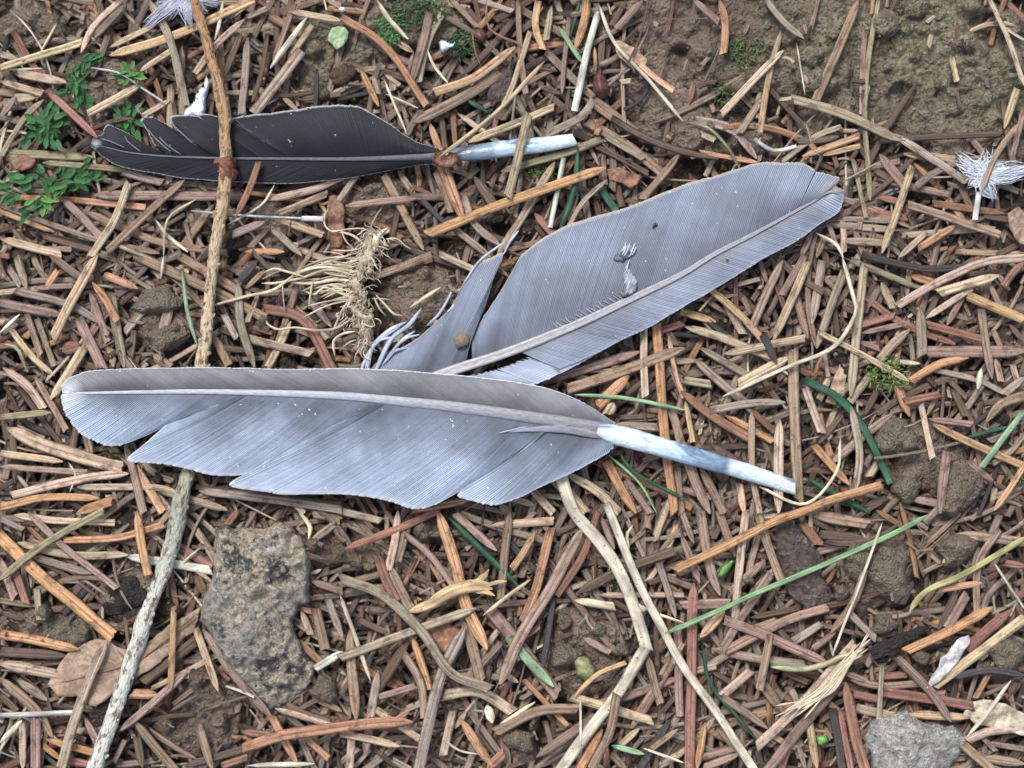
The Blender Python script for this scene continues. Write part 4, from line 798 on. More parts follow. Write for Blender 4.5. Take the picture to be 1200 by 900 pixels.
o, _ = tube('knot', [(262,184),(264,192),(264.5,200),(263,210)], [13,17.5,18,14], [7.9,8.0,8.0,7.8], M['knot'], m=20, n=40, noise=.4, bump=.6, seed=9); adopt(o, tw)
for k in range(64):                                     # peg-like needle scars
    i = int(8 + k * 3.85 + random.uniform(-1, 1)); 
    if i >= 258: break
    c = P_[i]; side = random.choice([-1, 1]); t = P_[min(i + 1, 259)][:2] - P_[i - 1][:2]; t = t / np.hypot(*t); nr = np.array([-t[1], t[0]]) * side
    off = random.uniform(.25, .95); b0 = c[:2] + nr * c[2] * .36 * off; b1 = b0 + nr * random.uniform(2.5, 6.0) * off - t * random.uniform(3.5, 8)
    hz = c[3] + math.sqrt(max(0, 1 - off * off * .8)) * c[2] * .42 * S * 1000
    v, f, uv, _ = strand([b0, (b0 + b1) / 2, b1], random.uniform(4, 6.6), [hz - .3, hz + .1, hz + .5], 'round', 'bp', nseg=6, seed=k)
    oo = build('peg', v, f, M['twig'], uv=uv, attrs={'along': np.full(len(v), i / 260)}); adopt(oo, tw)

# ------------------------------------------------------------------ rocks, clods, leaves: outline with its own relief
def relief(name, outline, mat, z0, h, k=8.0, rough=1.0, step=4.0, fs=26, seed=0, domed=0.0, flat=False, parent=None, jitter=1.5, facets=0):
    P = np.array(outline, float); n = len(P)
    dens = []
    for i in range(n):
        a, b = P[i], P[(i + 1) % n]; m = max(2, int(np.hypot(*(b - a)) / step))
        for j in range(m): dens.append(a + (b - a) * j / m)
    B = np.array(dens); B = B + np.stack([vn(B[:, 0], B[:, 1], 9, seed), vn(B[:, 0], B[:, 1], 9, seed + 7)], 1) * jitter * 2.4
    mn, mx = B.min(0), B.max(0)
    X, Y = np.meshgrid(np.arange(mn[0], mx[0], step), np.arange(mn[1], mx[1], step))
    I = np.stack([X.ravel(), Y.ravel()], 1) + rng.uniform(-.25, .25, (X.size, 2)) * step
    B2 = np.roll(B, -1, 0)
    cross = ((B[None, :, 1] > I[:, None, 1]) != (B2[None, :, 1] > I[:, None, 1])) & (I[:, None, 0] < (B2 - B)[None, :, 0] * (I[:, None, 1] - B[None, :, 1]) / ((B2 - B)[None, :, 1] + 1e-9) + B[None, :, 0])
    ins = cross.sum(1) % 2 == 1
    dist = np.sqrt(((I[:, None] - B[None]) ** 2).sum(-1)).min(1)
    I = I[ins & (dist > step * .55)]
    allp = [Vector(p) for p in B.tolist()] + [Vector(p) for p in I.tolist()]
    nbd = len(B)
    vs, es, fs_, _, _, _ = delaunay_2d_cdt(allp, [(i, (i + 1) % nbd) for i in range(nbd)], [], 1, 1e-6)
    Q = np.array([[a.x, a.y] for a in vs])
    dist = np.sqrt(((Q[:, None] - B[None]) ** 2).sum(-1)).min(1)
    if flat:
        zt = z0 + fbm(Q[:, 0], Q[:, 1], fs, seed, 3) * rough + domed * (Q[:, 1] - Q[:, 1].mean()) / 60 + vn(Q[:, 0], Q[:, 1], 60, seed) * h
    else:
        e = 1 - np.exp(-dist / k)
        zt = z0 + h * e * (1 + .5 * fbm(Q[:, 0], Q[:, 1], fs * 2, seed + 4, 2)) + fbm(Q[:, 0], Q[:, 1], fs, seed, 5) * rough * np.minimum(1, dist / 5)
        if facets:
            cc = Q.mean(0); rf = np.random.default_rng(seed); span = np.ptp(Q, axis=0).max() / 2
            for q_ in range(facets):
                a_ = rf.uniform(0, 6.283); gsl = rf.uniform(.3, 1.0) * h / span
                zt = np.minimum(zt, z0 + h * rf.uniform(.75, 1.05) + gsl * ((Q[:, 0] - cc[0]) * math.cos(a_) + (Q[:, 1] - cc[1]) * math.sin(a_)) + .35 * rough * fbm(Q[:, 0], Q[:, 1], 9, seed + q_, 3) + .6 * rough * np.abs(fbm(Q[:, 0], Q[:, 1], 30, seed + 91, 3)))
        zt = np.where(dist < 1.0, z0 - 2.5, zt)
    v = U(Q, zt); ff = [list(t_) for t_ in fs_]
    tri = v[ff[0]]
    if np.cross(tri[1] - tri[0], tri[2] - tri[0])[2] < 0: ff = [t_[::-1] for t_ in ff]
    o = build(name, v, ff, mat)
    if flat:
        sm = o.modifiers.new('thickness', 'SOLIDIFY'); sm.thickness = 0.0003; sm.offset = -1
    if parent is not None: adopt(o, parent)
    return o
def ell(cx, cy, rx, ry, seed=0, n=14):
    return [(cx + rx * math.cos(a) * (1 + .30 * math.sin(seed + 3 * a) * .6 + .12 * math.sin(seed * 2 + 5 * a)), cy + ry * math.sin(a) * (1 + .22 * math.cos(seed + 2 * a))) for a in [i * 2 * math.pi / n for i in range(n)]]
rk = relief('rock', [(252,640),(250,622),(262,615),(275,620),(292,616),(310,618),(330,611),(345,620),(356,632),(366,650),(364,668),(363,690),(366,706),(352,712),(344,728),(350,748),(360,768),(370,778),(369,798),(352,812),(335,825),(318,834),(300,815),(282,798),(262,775),(246,745),(234,728),(238,700),(247,678)], M['rock'], .5, 10.0, k=8, rough=6.0, step=1.9, fs=28, seed=31, facets=9)
tag(recentre(rk), 'large mottled grey brown rock with a dark seam beside the lichened twig', 'rock')
gr = relief('rock', [(1013,862),(1018,845),(1030,838),(1048,834),(1064,832),(1083,846),(1100,848),(1118,850),(1135,866),(1126,884),(1110,905),(1080,915),(1040,912),(1022,900),(1018,880)], M['grey_rock'], .5, 8.5, k=7, rough=4.0, step=2.2, fs=26, seed=44, facets=8)
tag(recentre(gr), 'pale grey rock half cut off by the bottom edge', 'rock')
bk = relief('bark_chunk', [(910,613),(925,606),(940,618),(948,630),(960,645),(968,655),(964,673),(975,690),(980,702),(970,712),(948,716),(930,704),(920,690),(914,665),(908,640)], M['bark_rock'], .5, 5.5, k=6, rough=3.4, step=2.1, fs=16, seed=51, facets=6)
tag(recentre(bk), 'dark reddish chunk of bark speckled white, just under the green grass stem', 'bark chunk')
sg = relief('stone', [(570,98),(586,76),(602,82),(604,100),(600,114),(588,124),(576,126),(570,112)], M['bark_rock'], .8, 3.2, k=5, rough=1.2, step=2.6, fs=14, seed=61)
tag(recentre(sg), 'small dark grey stone between needles above the black feather quill', 'stone')
sb = relief('stone', ell(401, 88, 17, 13, 2), M['stone'], .8, 3.2, k=6, rough=.7, step=2.6, fs=18, seed=62)
tag(recentre(sb), 'smooth brown stone below the pale lobed leaf', 'stone')
CL = [(1050,512,27,30,'clod','round brown soil clod right of the arched green needle'),(1121,572,30,34,'clod','large brown soil clod under the upright grey needle at right'),
 (1062,574,20,15,'clod','low crumbly soil clod lower right of the arched green needle'),(1043,672,27,38,'clod','tall upright brown soil clod between bark chunk and olive blade'),
 (1036,731,16,16,'clod','small pale soil clod below the tall upright clod'),(1121,645,26,20,'clod','rough soil clod behind the olive grass blade'),
 (1006,660,20,24,'clod','soil clod wedged between the bark chunk and the upright clod'),(381,808,17,20,'clod','small tan clod touching the foot of the mottled rock'),
 (146,697,30,27,'dark_clod','dark charcoal clod left of the lichened twig'),(662,730,10,9,'clod','tiny round soil clod left of the forked straw, uppermost'),
 (701,738,13,11,'clod','tiny tan soil clod close left of the forked straw'),(727,761,11,12,'clod','grey brown pellet of soil next to the straw fork'),(662,768,20,15,'clod','crumbly soil clod left of the greenish pebble'),
 (1180,768,24,20,'clod','flat soil clod at the right edge below the orange needle'),(610,868,20,16,'clod','soil clod at the bottom edge below the shredded straw'),(185,352,30,22,'clod','broad soil clod above the lower feather, left of the twig'),
 (196,395,28,18,'clod','soil clod pressed against the top edge of the lower feather'),(1080,770,14,9,'clod','small grey clod right of the charcoal bark strip'),(878,680,8,7,'clod','tiny tan pellet left of the dark bark chunk'),(985,695,9,12,'clod','small tan crumb clod right of the bark chunk')]
for k, (x, y, a, b, m_, lab) in enumerate(CL):
    c = relief('soil_clod', ell(x, y, a * .95, b * .95, k * 1.7), M[m_], 1.8, 3.6 + .07 * min(a, b), k=min(a, b) * .35, rough=3.4, step=2.2 if a > 12 else 1.7, fs=13, seed=70 + k, facets=5)
    tag(recentre(c), lab, 'soil clod', 'crumbly clods of soil')
pb = relief('pebble', [(670,768),(680,766),(690,772),(698,784),(697,796),(686,799),(677,790),(671,778)], M['pebble'], 1.8, 2.2, k=6, rough=.4, step=2.2, fs=20, seed=95)
tag(recentre(pb), 'yellow green pebble in the crumbly soil left of the straw fork', 'pebble')
lf = empty('dry_leaf', (145, 780), 2, 'flat brown dry leaf with a toothed edge lying under the lichened twig', 'leaf')
relief('leaf_blade', [(56,801),(66,784),(77,769),(92,757),(113,748),(128,752),(142,760),(157,764),(168,757),(180,748),(196,733),(213,722),(226,716),(235,712),(233,726),(224,742),(212,752),(203,764),(190,772),(178,784),(162,792),(150,800),(138,806),(124,822),(113,829),(104,826),(100,814),(86,816),(68,817)], M['dryleaf'], 2.6, 1.4, rough=.7, step=3, flat=True, seed=5, parent=lf, domed=.4)
for pp in ([(70,800),(110,790),(160,775),(200,745),(232,718)], [(110,790),(112,770)], [(150,778),(138,762)]):
    v, f, uv, _ = strand(pp, 2.4, 3.3, 'round', 'pp', seed=8); o = build('vein', v, f, M['stem'], uv=uv, col=np.broadcast_to((.2, .13, .09), (len(v), 3))); adopt(o, lf)
dk = relief('dark_leaf', [(108,826),(118,808),(132,796),(140,792),(150,800),(138,830),(124,852),(112,846)], M['dark_clod'], 1.7, .9, rough=.4, step=3, flat=True, seed=6)
tag(recentre(dk), 'blackish scrap of leaf below the flat dry leaf, left of the twig', 'leaf')
LEAVES = [([(1128,838),(1140,822),(1160,820),(1185,828),(1205,838),(1205,862),(1180,858),(1150,850)], 'root', 3.2, 'crumbling pale piece of bark at the right edge', 'bark piece'),
 ([(1088,568+232),(1102,775),(1122,750),(1134,744),(1136,752),(1122,775),(1100,800),(1086,806)], 'budscale', 4.6, 'whitish bud scale with a blue grey spot between orange and straw stalks', 'bud scale'),
 ([(1180,250),(1195,242),(1215,262),(1215,285),(1196,285),(1184,268)], 'dryleaf', 3.8, 'grey brown bark flake at the right edge below the white down', 'bark flake'),
 ([(713,198),(725,196),(738,200),(750,204),(748,214),(738,220),(726,215),(714,210)], 'redleaf', 2.8, 'rusty scrap of leaf above the upper right feather', 'leaf scrap'),
 ([(694,140),(702,138),(706,150),(702,160),(696,158),(699,150)], 'redleaf', 4.0, 'curled orange red scrap below the dark red bud', 'leaf scrap'),
 ([(718,50),(728,46),(738,55),(748,58),(758,70),(757,76),(746,77),(744,86),(734,74),(724,66)], 'dryleaf', 3.8, 'tan star shaped bract at the top of the long straw fibre', 'bract'),
 ([(385,230),(394,228),(402,240),(404,262),(400,290),(386,292),(384,265)], 'redleaf', 2.6, 'rust brown strip of bark left of the root tuft', 'bark strip'),
 ([(10,185),(24,180),(42,188),(38,196),(24,202),(12,198)], 'redleaf', 2.4, 'reddish brown leaf scrap among the green seedlings', 'leaf scrap'),
 ([(478,352),(492,350),(505,342),(514,337),(518,342),(506,356),(490,360)], 'dryleaf', 2.8, 'ragged tan bark shaving left of the loose barbs', 'bark shaving'),
 ([(1018,762),(1034,750),(1056,742),(1075,734),(1090,733),(1092,737),(1078,746),(1056,757),(1034,770),(1022,770)], 'dark_clod', 3.8, 'charcoal black strip of bark below the pale soil clod', 'bark strip'),
 ([(437,696),(448,686),(456,700),(448,712),(438,708)], 'redleaf', 2.2, 'rusty flake of bark under the long curved needle', 'bark flake'),
 ([(500,722),(520,728),(540,738),(542,760),(520,766),(505,748)], 'redleaf', 2.0, 'broad rust flake beneath the shredded straw', 'bark flake'),
 ([(972,455),(985,428),(994,436),(990,462),(978,474),(968,470)], 'dryleaf', 2.2, 'broad tan scale among needles right of the looping fibre', 'scale')]
for k, (ol, m_, z, lab, cat) in enumerate(LEAVES):
    o = relief('bark_flake' if 'bark' in cat else cat.replace(' ', '_'), ol, M[m_], z, 1.1, rough=.8, step=2.4, flat=True, seed=200 + k, fs=12)
    tag(recentre(o), lab, cat)
o = relief('crumb', [(531,395),(538,391),(541,388),(546,391),(551,394),(552,400),(546,405),(540,408),(534,410),(532,403)], M['dryleaf'], 7.2, 2.2, k=2.5, rough=1.4, step=1.4, fs=8, seed=300, facets=5)
tag(recentre(o), 'light brown crumb of bark lying on the split part of the upper right feather', 'crumb')
o = relief('seed_speck', ell(766, 264, 4, 5, 1), M['bark_rock'], 7.2, .7, k=2, rough=.3, step=1.6, fs=8, seed=301); tag(recentre(o), 'dark speck on the upper right feather, upper of two', 'speck')
o = relief('seed_speck', ell(853, 304, 4, 3, 2), M['bark_rock'], 7.0, .7, k=2, rough=.3, step=1.6, fs=8, seed=302); tag(recentre(o), 'small dark curl on the lower vane of the upper right feather', 'speck')
o = relief('fungus_flake', [(513,52),(517,47),(524,48),(528,51),(533,47),(535,51),(532,56),(526,60),(520,63),(515,60)], M['white'], 3.6, 1.6, k=3, rough=.3, step=1.6, fs=14, seed=310)
tag(recentre(o), 'small white heart shaped fungus flake beside dark moss', 'fungus flake')
o = relief('grit', ell(402, 12, 5, 5, 2), M['white'], 2.5, 1.4, k=3, rough=.3, step=1.8, seed=311); tag(recentre(o), 'white speck of grit at the top above the pale lobed leaf', 'grit')
o = relief('green_bit', [(840,675),(846,664),(856,656),(860,658),(856,668),(846,678)], M['brightleaf'], 4.6, 1.2, k=3, rough=.2, step=1.8, seed=312); tag(recentre(o), 'small bright green leaf bit between needles above the grass stem', 'leaf bit')
o = relief('green_bit', [(957,863),(964,861),(972,863),(972,871),(964,874),(957,872)], M['brightleaf'], 4.0, 1.4, k=3, rough=.2, step=1.8, seed=313); tag(recentre(o), 'small bright green leaf bit near the bottom edge', 'leaf bit')
for ol, sd_, fb_ in MARKS:
    adopt(relief('wet_patch', ol, M['mark'], 7.95, .25, k=2, rough=.25, step=1.6, fs=6, seed=330 + sd_, jitter=1.2), fb_)  # raised dark and pale pieces stand for the flat glossy wet stain
# bud with stalk
bd = relief('seed_bud', [(703,84),(709,88),(714,96),(716,106),(711,116),(703,117),(695,110),(692,100),(694,90)], M['bud'], 2.2, 4.2, k=7, rough=.3, step=2, fs=30, seed=320)
tag(recentre(bd), 'dark red egg shaped bud on a tan stalk on the bare soil', 'bud')
sd2 = relief('seed_bud', ell(562, 42, 9, 8, 4), M['bud'], 2, 3.0, k=6, rough=.4, step=2, seed=321); tag(recentre(sd2), 'small purple brown bud right of the white fungus flake', 'bud')

# ------------------------------------------------------------------ the pale forked straw, one thing with its branches
fs_ = empty('forked_straw', (755, 755), 4, 'long pale speckled straw that forks near the bottom, over everything', 'straw')
for nm, pp, w, zz in (('stem', [(655,552),(673,600),(700,632),(720,660),(738,700),(752,742),(757,760)], 15, [4.6,4.8,5,5.2,5.3,5.2,5.2]),
                  ('branch', [(757,758),(742,782),(722,815),(695,850),(655,905)], 14, [5.1,5.2,5.2,5.2,5.4]),
                  ('branch', [(711,590),(722,620),(734,650),(752,690),(772,728),(800,779),(838,832),(886,905)], 10.5, [4.4,4.6,4.9,5.3,5.4,5.3,5.3,5.4]),
                  ('branch', [(742,705),(752,714),(757,712)], 8, [5.2,5.2,5.2])):
    v, f, uv, _ = strand(pp, w, zz, 'flat', 'bb', seed=int(w * 9), thick=.34)
    o = build(nm, v, f, M['stem'], uv=uv, col=np.broadcast_to((.56, .50, .40), (len(v), 3))); adopt(o, fs_)
# grass blades
for lab, pp, w, c, zz in (('long pale green grass stem crossing the needles, rising to the right', [(780,742),(830,721),(867,704),(905,687),(950,668),(1010,642),(1050,624),(1088,603)], 6.6, (.20,.34,.17), 6.0),
                      ('curved olive grass blade entering from the right edge', [(1066,717),(1075,703),(1090,690),(1125,675),(1165,652),(1205,628)], 7.5, (.34,.33,.15), 5.6)):
    v, f, uv, _ = strand(pp, w, zz, 'flat', 'pp', seed=int(w * 9), thick=.35)
    tag(recentre(build('grass_blade', v, f, M['stem'], uv=uv, col=np.broadcast_to(c, (len(v), 3)))), lab, 'grass blade', 'blades of grass')
v, f, uv, _ = strand([(790,668),(840,645),(880,625),(912,609),(943,598),(975,586),(1034,568)], 10.5, 5.2, 'flat', 'bb', seed=77)
tag(recentre(build('conifer_needle', v, f, M['needle'], uv=uv, col=np.broadcast_to((.44,.25,.13), (len(v), 3)))), 'very long orange tan stalk rising right above the dark bark chunk', 'needle', 'fallen conifer needles')
v, f, uv, _ = strand([(1034,612),(1015,665),(1002,700),(990,730),(976,767)], 3.6, [6.2,6.6,6.4,6,5], 'round', 'pp', seed=78)
tag(recentre(build('dry_fibre', v, f, M['stem'], uv=uv, col=np.broadcast_to(COL['s'], (len(v), 3)))), 'thin pale fibre crossing over the long green grass stem', 'fibre', 'thin dry plant fibres')
# frayed straw strands at lower right
fr = empty('frayed_straw', (965, 790), 4, 'bundle of thin frayed straw strands lying on long needles at lower right', 'straw')
for k in range(12):
    a = random.uniform(0, 1); x0 = 1015 + random.uniform(-14, 6); y0 = 746 + random.uniform(-6, 22)
    pp = [(x0, y0), (990 + random.uniform(-5, 5), 782 + random.uniform(-5, 5)), (965 + random.uniform(-7, 7), 812 + random.uniform(-6, 6)), (922 + random.uniform(-16, 24), 838 + random.uniform(-12, 10))]
    barb_curve('strand', fr, pp, random.uniform(1.6, 2.8), [6.4, 6.6, 6.4, 6.0], (.58, .50, .36))
barb_curve('strand', fr, [(904,782),(940,784),(968,778),(985,770),(1012,764)], 7, 5.6, (.42, .40, .24))
# shredded tan straw
shd = empty('shredded_straw', (500, 695), 3, 'shredded tan straw with split curling ends in the lower middle', 'straw')
for pp, w in (([(478,718),(505,708),(530,694),(555,688),(577,690)], 13), ([(500,706),(528,690),(550,684),(574,684)], 9), ([(533,690),(552,684),(566,678),(573,667)], 7), ([(560,690),(580,683),(594,681)], 5),
              ([(480,716),(500,712),(520,706)], 7), ([(556,694),(570,694),(580,698)], 6), ([(548,686),(560,679),(566,672)], 4)):
    v, f, uv, _ = strand(pp, w, 5.2, 'flat', 'pp', seed=int(w * 31), thick=.5)
    o = build('strand', v, f, M['stem'], uv=uv, col=np.broadcast_to((.50, .36, .20), (len(v), 3))); adopt(o, shd)

# ------------------------------------------------------------------ root tuft
rt = empty('root_tuft', (425, 330), 2, 'pale yellowish root tuft with many frayed rootlets left of the loose barbs', 'root')
def lumpy(name, pts, widths, z, seed):
    o, _ = tube(name, pts, widths, z, M['root'], noise=.6, bump=.9, m=22, n=60, seed=seed); adopt(o, rt)
lumpy('root_crown', [(438,268),(434,285),(427,305),(420,322),(416,338)], [8,12,13,12,10], [4.4,4.8,5.0,5.0,4.8], 5)
lumpy('root_crown', [(416,322),(418,345),(422,365),(428,385),(428,408)], [9,15,17,14,6], [4.8,4.8,4.6,4.4,4.0], 15)
lumpy('root_crown', [(455,268),(446,275),(438,286),(434,296)], [5,9,10,8], [4.6,4.8,4.8,4.8], 25)
for c_ in ((433,318,5),(418,343,5)):
    o = relief('root_nodule', ell(c_[0], c_[1], c_[2], c_[2], c_[0]), M['root'], 6.2, 1.8, k=3, rough=.7, step=2, fs=8, seed=c_[0]); adopt(o, rt)
RF = [[(415,318),(380,313),(350,320),(320,340),(285,348),(250,358)],[(414,322),(385,316),(352,326),(322,332),(306,332)],[(416,330),(395,328),(365,332),(340,331)],[(413,335),(400,330),(378,327),(355,328)],
      [(412,338),(395,341),(380,337),(368,345),(355,340)],[(410,345),(398,350),(388,352)],[(411,350),(402,362),(392,384),(388,392)],[(408,372),(398,380),(390,392)],[(416,388),(400,392),(391,400),(392,416)],
      [(418,398),(408,402),(398,411)],[(414,372),(395,384),(372,387),(345,384),(325,386),(312,378),(312,368)],[(440,275),(425,268),(405,269),(388,271),(380,262),(382,245)],[(430,290),(415,277),(400,272),(390,270)],
      [(420,292),(405,294),(390,293)],[(412,298),(400,302),(385,303),(370,306)],[(452,280),(465,280),(475,288),(482,292)],[(440,345),(452,358),(462,368),(472,370)],[(438,348),(445,362),(452,370)],
      [(366,330),(364,345),(362,362)],[(331,332),(332,350),(334,366)],[(356,324),(335,318),(322,315),(308,320)],[(412,325),(390,322),(372,318),(350,322)],[(415,310),(398,308),(385,306),(372,312)],
      [(436,350),(448,350),(458,352)],[(422,400),(430,410),(436,414)],[(416,340),(404,346),(396,342),(388,348)],[(414,330),(400,336),(384,334),(370,337)],[(400,268),(404,280),(412,290)],
      [(415,352),(405,358),(398,360)],[(432,310),(420,300),(410,286)],[(428,392),(420,404),(412,410)],[(440,300),(446,310),(442,324)]]
for k, pp in enumerate(RF):
    n = len(pp); w = [3.0, 2.4, 2.8, 2.0][k % 4] * (1.25 if k < 3 else 1)
    barb_curve('rootlet', rt, pp, w, np.linspace(5.6, 3.6, n) + .3 * math.sin(k), np.array((.56, .47, .33)) * random.uniform(.8, 1.2))
pl = Pile()                                             # matted fibres wrapped round the crown
for k in range(300):
    t_ = random.random(); ax = np.interp(t_, [0, .3, .5, .75, 1], [440, 430, 418, 422, 428]); ay = np.interp(t_, [0, .3, .5, .75, 1], [266, 302, 325, 362, 410])
    hw = np.interp(t_, [0, .2, .5, .8, 1], [12, 13, 12, 15, 6])
    x = ax + random.gauss(0, .55) * hw; y = ay + random.uniform(-5, 5); L = random.uniform(5, 16); a = random.gauss(1.75, .75)
    x1, y1 = x + L * math.cos(a), y + L * math.sin(a); b = a + random.uniform(-1.1, 1.1)
    dz = max(0, 1 - ((x - ax) / (hw * 1.1)) ** 2) * 1.6
    v, f, uv, _ = strand([(x, y), ((x + x1) / 2 + random.uniform(-3, 3), (y + y1) / 2), (x1, y1), (x1 + L * .4 * math.cos(b), y1 + L * .4 * math.sin(b))], random.uniform(.8, 2.0), 4.2 + dz + random.uniform(-.2, .5), 'round', 'pp', nseg=7, seed=k)
    pl.add(v, f, uv, np.array((.52, .44, .32)) * random.uniform(.4, 1.35))
for k in range(30):                                    # side hairs to the left
    y0 = random.uniform(300, 352); x0 = 416 + random.uniform(-6, 6); L = random.uniform(20, 75); a = math.pi + random.uniform(-.35, .35)
    v, f, uv, _ = strand([(x0, y0), (x0 + L * .5 * math.cos(a), y0 + L * .5 * math.sin(a) - 4), (x0 + L * math.cos(a), y0 + L * math.sin(a) + random.uniform(-5, 7))], random.uniform(1.0, 2.4), [5.4, 4.8, 4.0], 'round', 'pp', nseg=8, seed=k)
    pl.add(v, f, uv, np.array((.56, .48, .35)) * random.uniform(.6, 1.2))
o = pl.build('root_hair', M['stem']); o['kind'] = 'stuff'; adopt(o, rt)

# ------------------------------------------------------------------ small feathers
wf = empty('downy_feather', (1150, 215), 3, 'small fluffy white down feather caught under a needle at the right edge', 'feather', GF)
relief('down', [(1121,180),(1135,186),(1147,189),(1160,192),(1176,191),(1180,196),(1205,192),(1205,203),(1187,210),(1161,209),(1160,228),(1165,234),(1152,230),(1148,221),(1142,219),(1134,217),(1134,208),(1126,193)], M['white'], 3.4, 2.0, k=8, rough=1.2, step=2.2, fs=10, seed=400, parent=wf)
pl = Pile()
ends_ = [(1121,178),(1128,183),(1119,190),(1147,186),(1158,188),(1172,184),(1160,172),(1176,190),(1205,190),(1205,200),(1210,196),(1190,208),(1180,212),(1162,214),(1160,230),(1168,234),(1152,231),(1146,222),(1134,218),(1128,208),(1124,198),(1195,204),(1205,206)]
for k in range(520):
    e = random.choice(ends_); q_ = random.uniform(.45, 1.0); e = (1152 + (e[0] - 1152) * q_ + random.uniform(-5, 5), 205 + (e[1] - 205) * q_ + random.uniform(-5, 5)); s0 = (1152 + random.uniform(-5, 5), 205 + random.uniform(-6, 6))
    md = ((s0[0] + e[0]) / 2 + random.uniform(-8, 8), (s0[1] + e[1]) / 2 + random.uniform(-8, 8))
    v, f, uv, _ = strand([s0, md, e], random.uniform(.5, 1.1), [5.0, 5.5 + random.uniform(-.5, .3), 4.6 + random.uniform(-.5, .5)], 'round', 'pp', nseg=7, seed=k)
    pl.add(v, f, uv, np.array((.72, .78, .85)) * random.uniform(.8, 1.1))
o = pl.build('barbs', M['stem'], None); o['kind'] = 'stuff'; adopt(o, wf)
gf_ = empty('downy_feather', (210, 5), 2, 'scrap of lavender grey downy feather at the top edge left of the twig', 'feather', GF)
relief('down', [(183,6),(186,-10),(215,-14),(250,-12),(250,0),(240,8),(224,14),(222,22),(212,18),(196,15),(184,20),(172,28),(178,16)], M['greydown'], 3.0, 1.6, k=8, rough=.8, step=2.4, fs=14, seed=410, parent=gf_)
pl = Pile()
for k in range(260):
    e = random.choice([(171,30),(180,22),(196,20),(222,28),(240,14),(252,4),(186,0),(230,20)]); e = (e[0] + random.uniform(-5, 5), e[1] + random.uniform(-5, 5)); s0 = (212 + random.uniform(-14, 14), -4 + random.uniform(-6, 6))
    v, f, uv, _ = strand([s0, ((s0[0] + e[0]) / 2 + random.uniform(-3, 3), (s0[1] + e[1]) / 2), e], random.uniform(.6, 1.2), [4.6, 5.0, 4.0], 'round', 'pp', nseg=7, seed=k)
    pl.add(v, f, uv, np.array((.45, .46, .54)) * random.uniform(.7, 1.2))
o = pl.build('barbs', M['stem'], None); o['kind'] = 'stuff'; adopt(o, gf_)
wp = empty('white_flake', (232, 118), 3, 'white scrap with dark pits tucked behind the black feather next to the twig', 'flake')
relief('flake', [(243,88),(245,96),(243,110),(241,128),(240,138),(214,137),(216,128),(224,120),(232,108),(238,98)], M['white'], 3.0, 1.6, k=5, rough=.8, step=2.2, fs=7, seed=420, parent=wp)
for k in range(9):
    x = 222 + k * 2.0 + random.uniform(-2, 2); y = 130 - k * 3.4 + random.uniform(-5, 6)
    o = relief('pit', ell(x, y, 1.7, 2.2, k), M['dark_clod'], 4.5, .4, k=1, rough=.1, step=1.2, seed=430 + k); adopt(o, wp)

# ------------------------------------------------------------------ seedlings and moss
def leaf_mesh(name, mat):
    n = 10; vs = []; R_ = 3
    for r in range(R_ + 1):
        for i in range(n):
            a = 2 * math.pi * i / n; q = r / R_; rr = (1 + .16 * math.cos(2 * a)) * (1.22 if i == 0 else 1)
            vs.append((math.cos(a) * q * rr, math.sin(a) * q * .85 * rr, .18 * q * q + .10 * abs(math.sin(a)) * q))
    me = bpy.data.meshes.new(name); f = []
    for r in range(R_):
        for i in range(n): f.append((r * n + i, (r + 1) * n + i, (r + 1) * n + (i + 1) % n, r * n + (i + 1) % n))
    me.from_pydata(vs, [], f); me.polygons.foreach_set('use_smooth', [True] * len(f)); me.materials.append(mat); return me
LM = {'g': leaf_mesh('leaf', M['greenleaf']), 'b': leaf_mesh('leaf', M['brightleaf']), 'p': leaf_mesh('leaf', M['paleleaf'])}
def sprout(label, pts, kinds, r=7.0, z=3.0, sc=4.283, off=(0, 50), cat='seedling', group='small green seedlings'):
    P = np.array(pts, float) / sc + np.array(off); c = P.mean(0)
    root = empty('seedling', c, 0.5, label, cat, group)
    srt = P[np.argsort(P[:, 1] * .8 + P[:, 0])]
    for j in range(0, len(P), 3):
        v, f, uv, _ = strand([c, (c + P[j]) / 2 + 2, P[j]], 2, [1.4, z - .6, z], 'round', 'pp', nseg=6, seed=j); o = build('stalk', v, f, M['stem'], uv=uv, col=np.broadcast_to((.06, .14, .04), (len(v), 3))); adopt(o, root)
    P = np.concatenate([P, P + np.random.default_rng(len(P)).uniform(-7, 7, P.shape), P + np.random.default_rng(len(P) + 50).uniform(-8, 8, P.shape)])
    for j, p in enumerate(P):
        o = bpy.data.objects.new('leaf', LM[kinds[j % len(kinds)]]); scene.collection.objects.link(o); o.parent = root
        w = U(p, z + random.uniform(-.9, .9)); o.location = Vector(w.tolist()) - root.location
        s = r * S * random.uniform(.45, 1.0); o.scale = (s * random.uniform(.95, 1.3), s * random.uniform(.7, 1), s)
        a = math.atan2(-(p[1] - c[1]), p[0] - c[0]) + random.uniform(-.5, .5)
        o.rotation_euler = (random.uniform(-.6, .6), random.uniform(-.6, .6), a)
    return root
sprout('upper dark green seedling sprig left of the bright green sprig', [(475,75),(440,100),(390,130),(430,155),(370,175),(400,190),(350,180),(330,240),(395,245),(385,305),(450,280),(310,250),(350,215),(480,95),(415,270)], 'g', 6.2)
sprout('broad dark green seedling above the olive stalk at left', [(250,320),(185,390),(280,400),(220,450),(260,450),(135,490),(200,470),(265,510),(230,350),(300,370),(165,400),(240,395),(290,440),(255,480)], 'g', 7.2)
sprout('bright green sprig right of the dark seedling near the twig', [(620,120),(650,130),(700,175),(640,180),(610,165),(660,160),(680,185)], 'b', 6.8, 4.4)
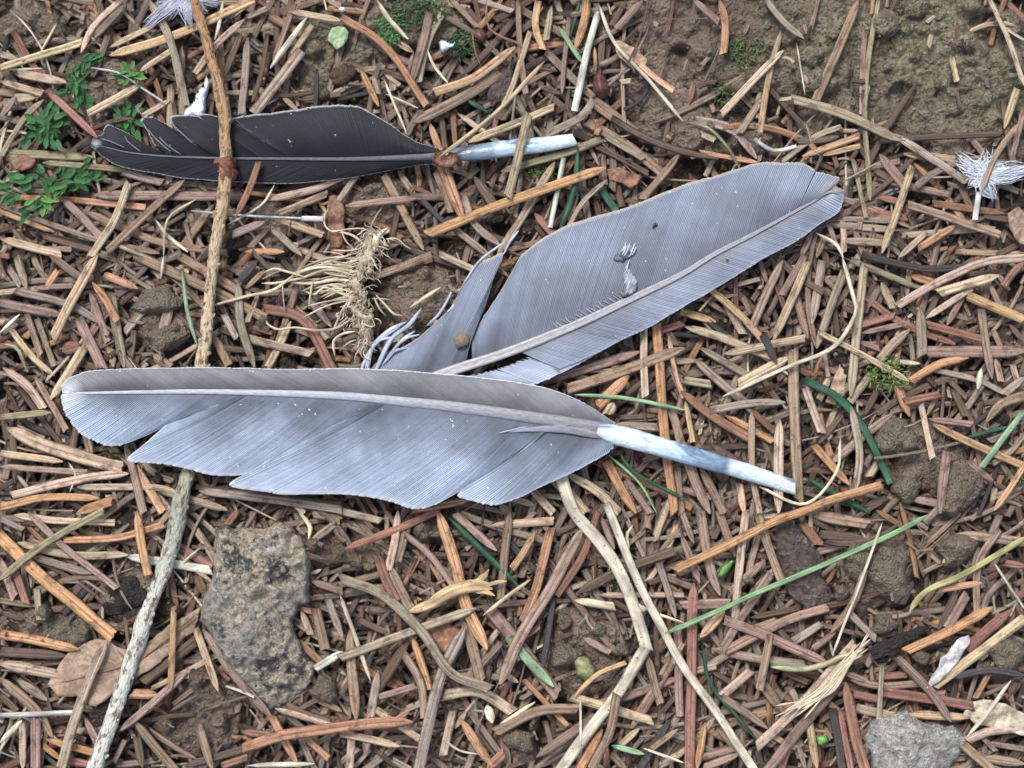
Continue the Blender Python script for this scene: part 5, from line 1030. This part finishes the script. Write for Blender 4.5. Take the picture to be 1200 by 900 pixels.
sprout('dark green seedling right behind the tip of the black feather', [(600,370),(640,360),(610,405),(665,435),(645,320),(680,350),(700,390),(640,400),(590,390),(625,430)], 'g', 6.6)
sprout('lower dark green seedling below the olive stalk at left', [(75,695),(205,650),(310,650),(355,655),(425,620),(440,690),(395,700),(20,770),(130,720),(310,740),(150,690),(340,700),(480,660),(20,740),(260,690),(420,660),(60,800)], 'g', 7.4)
sprout('yellow green young leaves on the lower left seedling', [(240,750),(270,790),(210,790),(150,800),(130,850),(225,830),(280,745),(300,720),(200,820),(240,820)], 'gb', 7.0, 3.9)
o = relief('leaf_scrap', [(385,42),(390,33),(397,29),(404,31),(409,38),(408,46),(402,52),(395,58),(391,52),(385,49)], M['paleleaf'], 3.4, 1.0, rough=.6, step=2.2, flat=True, seed=440, fs=12)
tag(recentre(o), 'pale green lobed leaf lying on the dark soil at the top', 'leaf')
def moss(label, cx, cy, rx, ry, n, c, zb=2.0):
    pl = Pile()
    for k in range(n):
        a = random.uniform(0, 6.283); q = math.sqrt(random.random()); q = q ** 1.0 * 1.35; x = cx + rx * q * math.cos(a); y = cy + ry * q * math.sin(a); b = random.uniform(0, 6.283); L = random.uniform(4, 9)
        z = zb + random.uniform(-.5, .8) * 1.4 * (1.35 - q)
        v, f, uv, _ = strand([(x, y), (x + L * .5 * math.cos(b), y + L * .5 * math.sin(b)), (x + L * math.cos(b) + 1, y + L * math.sin(b))], random.uniform(1.0, 2.2), [z, z + .6, z + .3], 'round', 'pp', nseg=5, seed=k)
        pl.add(v, f, uv, np.array(c) * random.uniform(.5, 1.5))
    o = pl.build('moss_tuft', M['stem']); tag(o, label, 'moss', 'tufts of moss', 'stuff')
moss('bright green moss tuft beside the pale straw at the top', 456, 34, 13, 13, 130, (.07, .22, .06), 3.0)
moss('dark green moss at the top edge right of the pale straw', 492, 12, 24, 15, 200, (.03, .10, .03), 2.4)
moss('dark green moss beside the white fungus flake', 540, 52, 14, 11, 130, (.025, .085, .025), 2.8)
moss('soft green moss on the bare soil, upper of two small tufts', 876, 62, 20, 12, 150, (.09, .13, .045), 1.6)
moss('soft green moss on the bare soil, lower of two small tufts', 848, 110, 14, 9, 80, (.08, .12, .04), 1.6)
moss('yellow green moss among needles above the round clod', 1040, 438, 18, 14, 150, (.13, .21, .05), 3.6)
moss('thin olive moss left of the large clods at the right edge', 1195, 560, 12, 10, 50, (.10, .14, .05), 2.6)
moss('dull green moss on the soil right of the black quill', 640, 200, 20, 5, 60, (.06, .11, .03), 1.4)
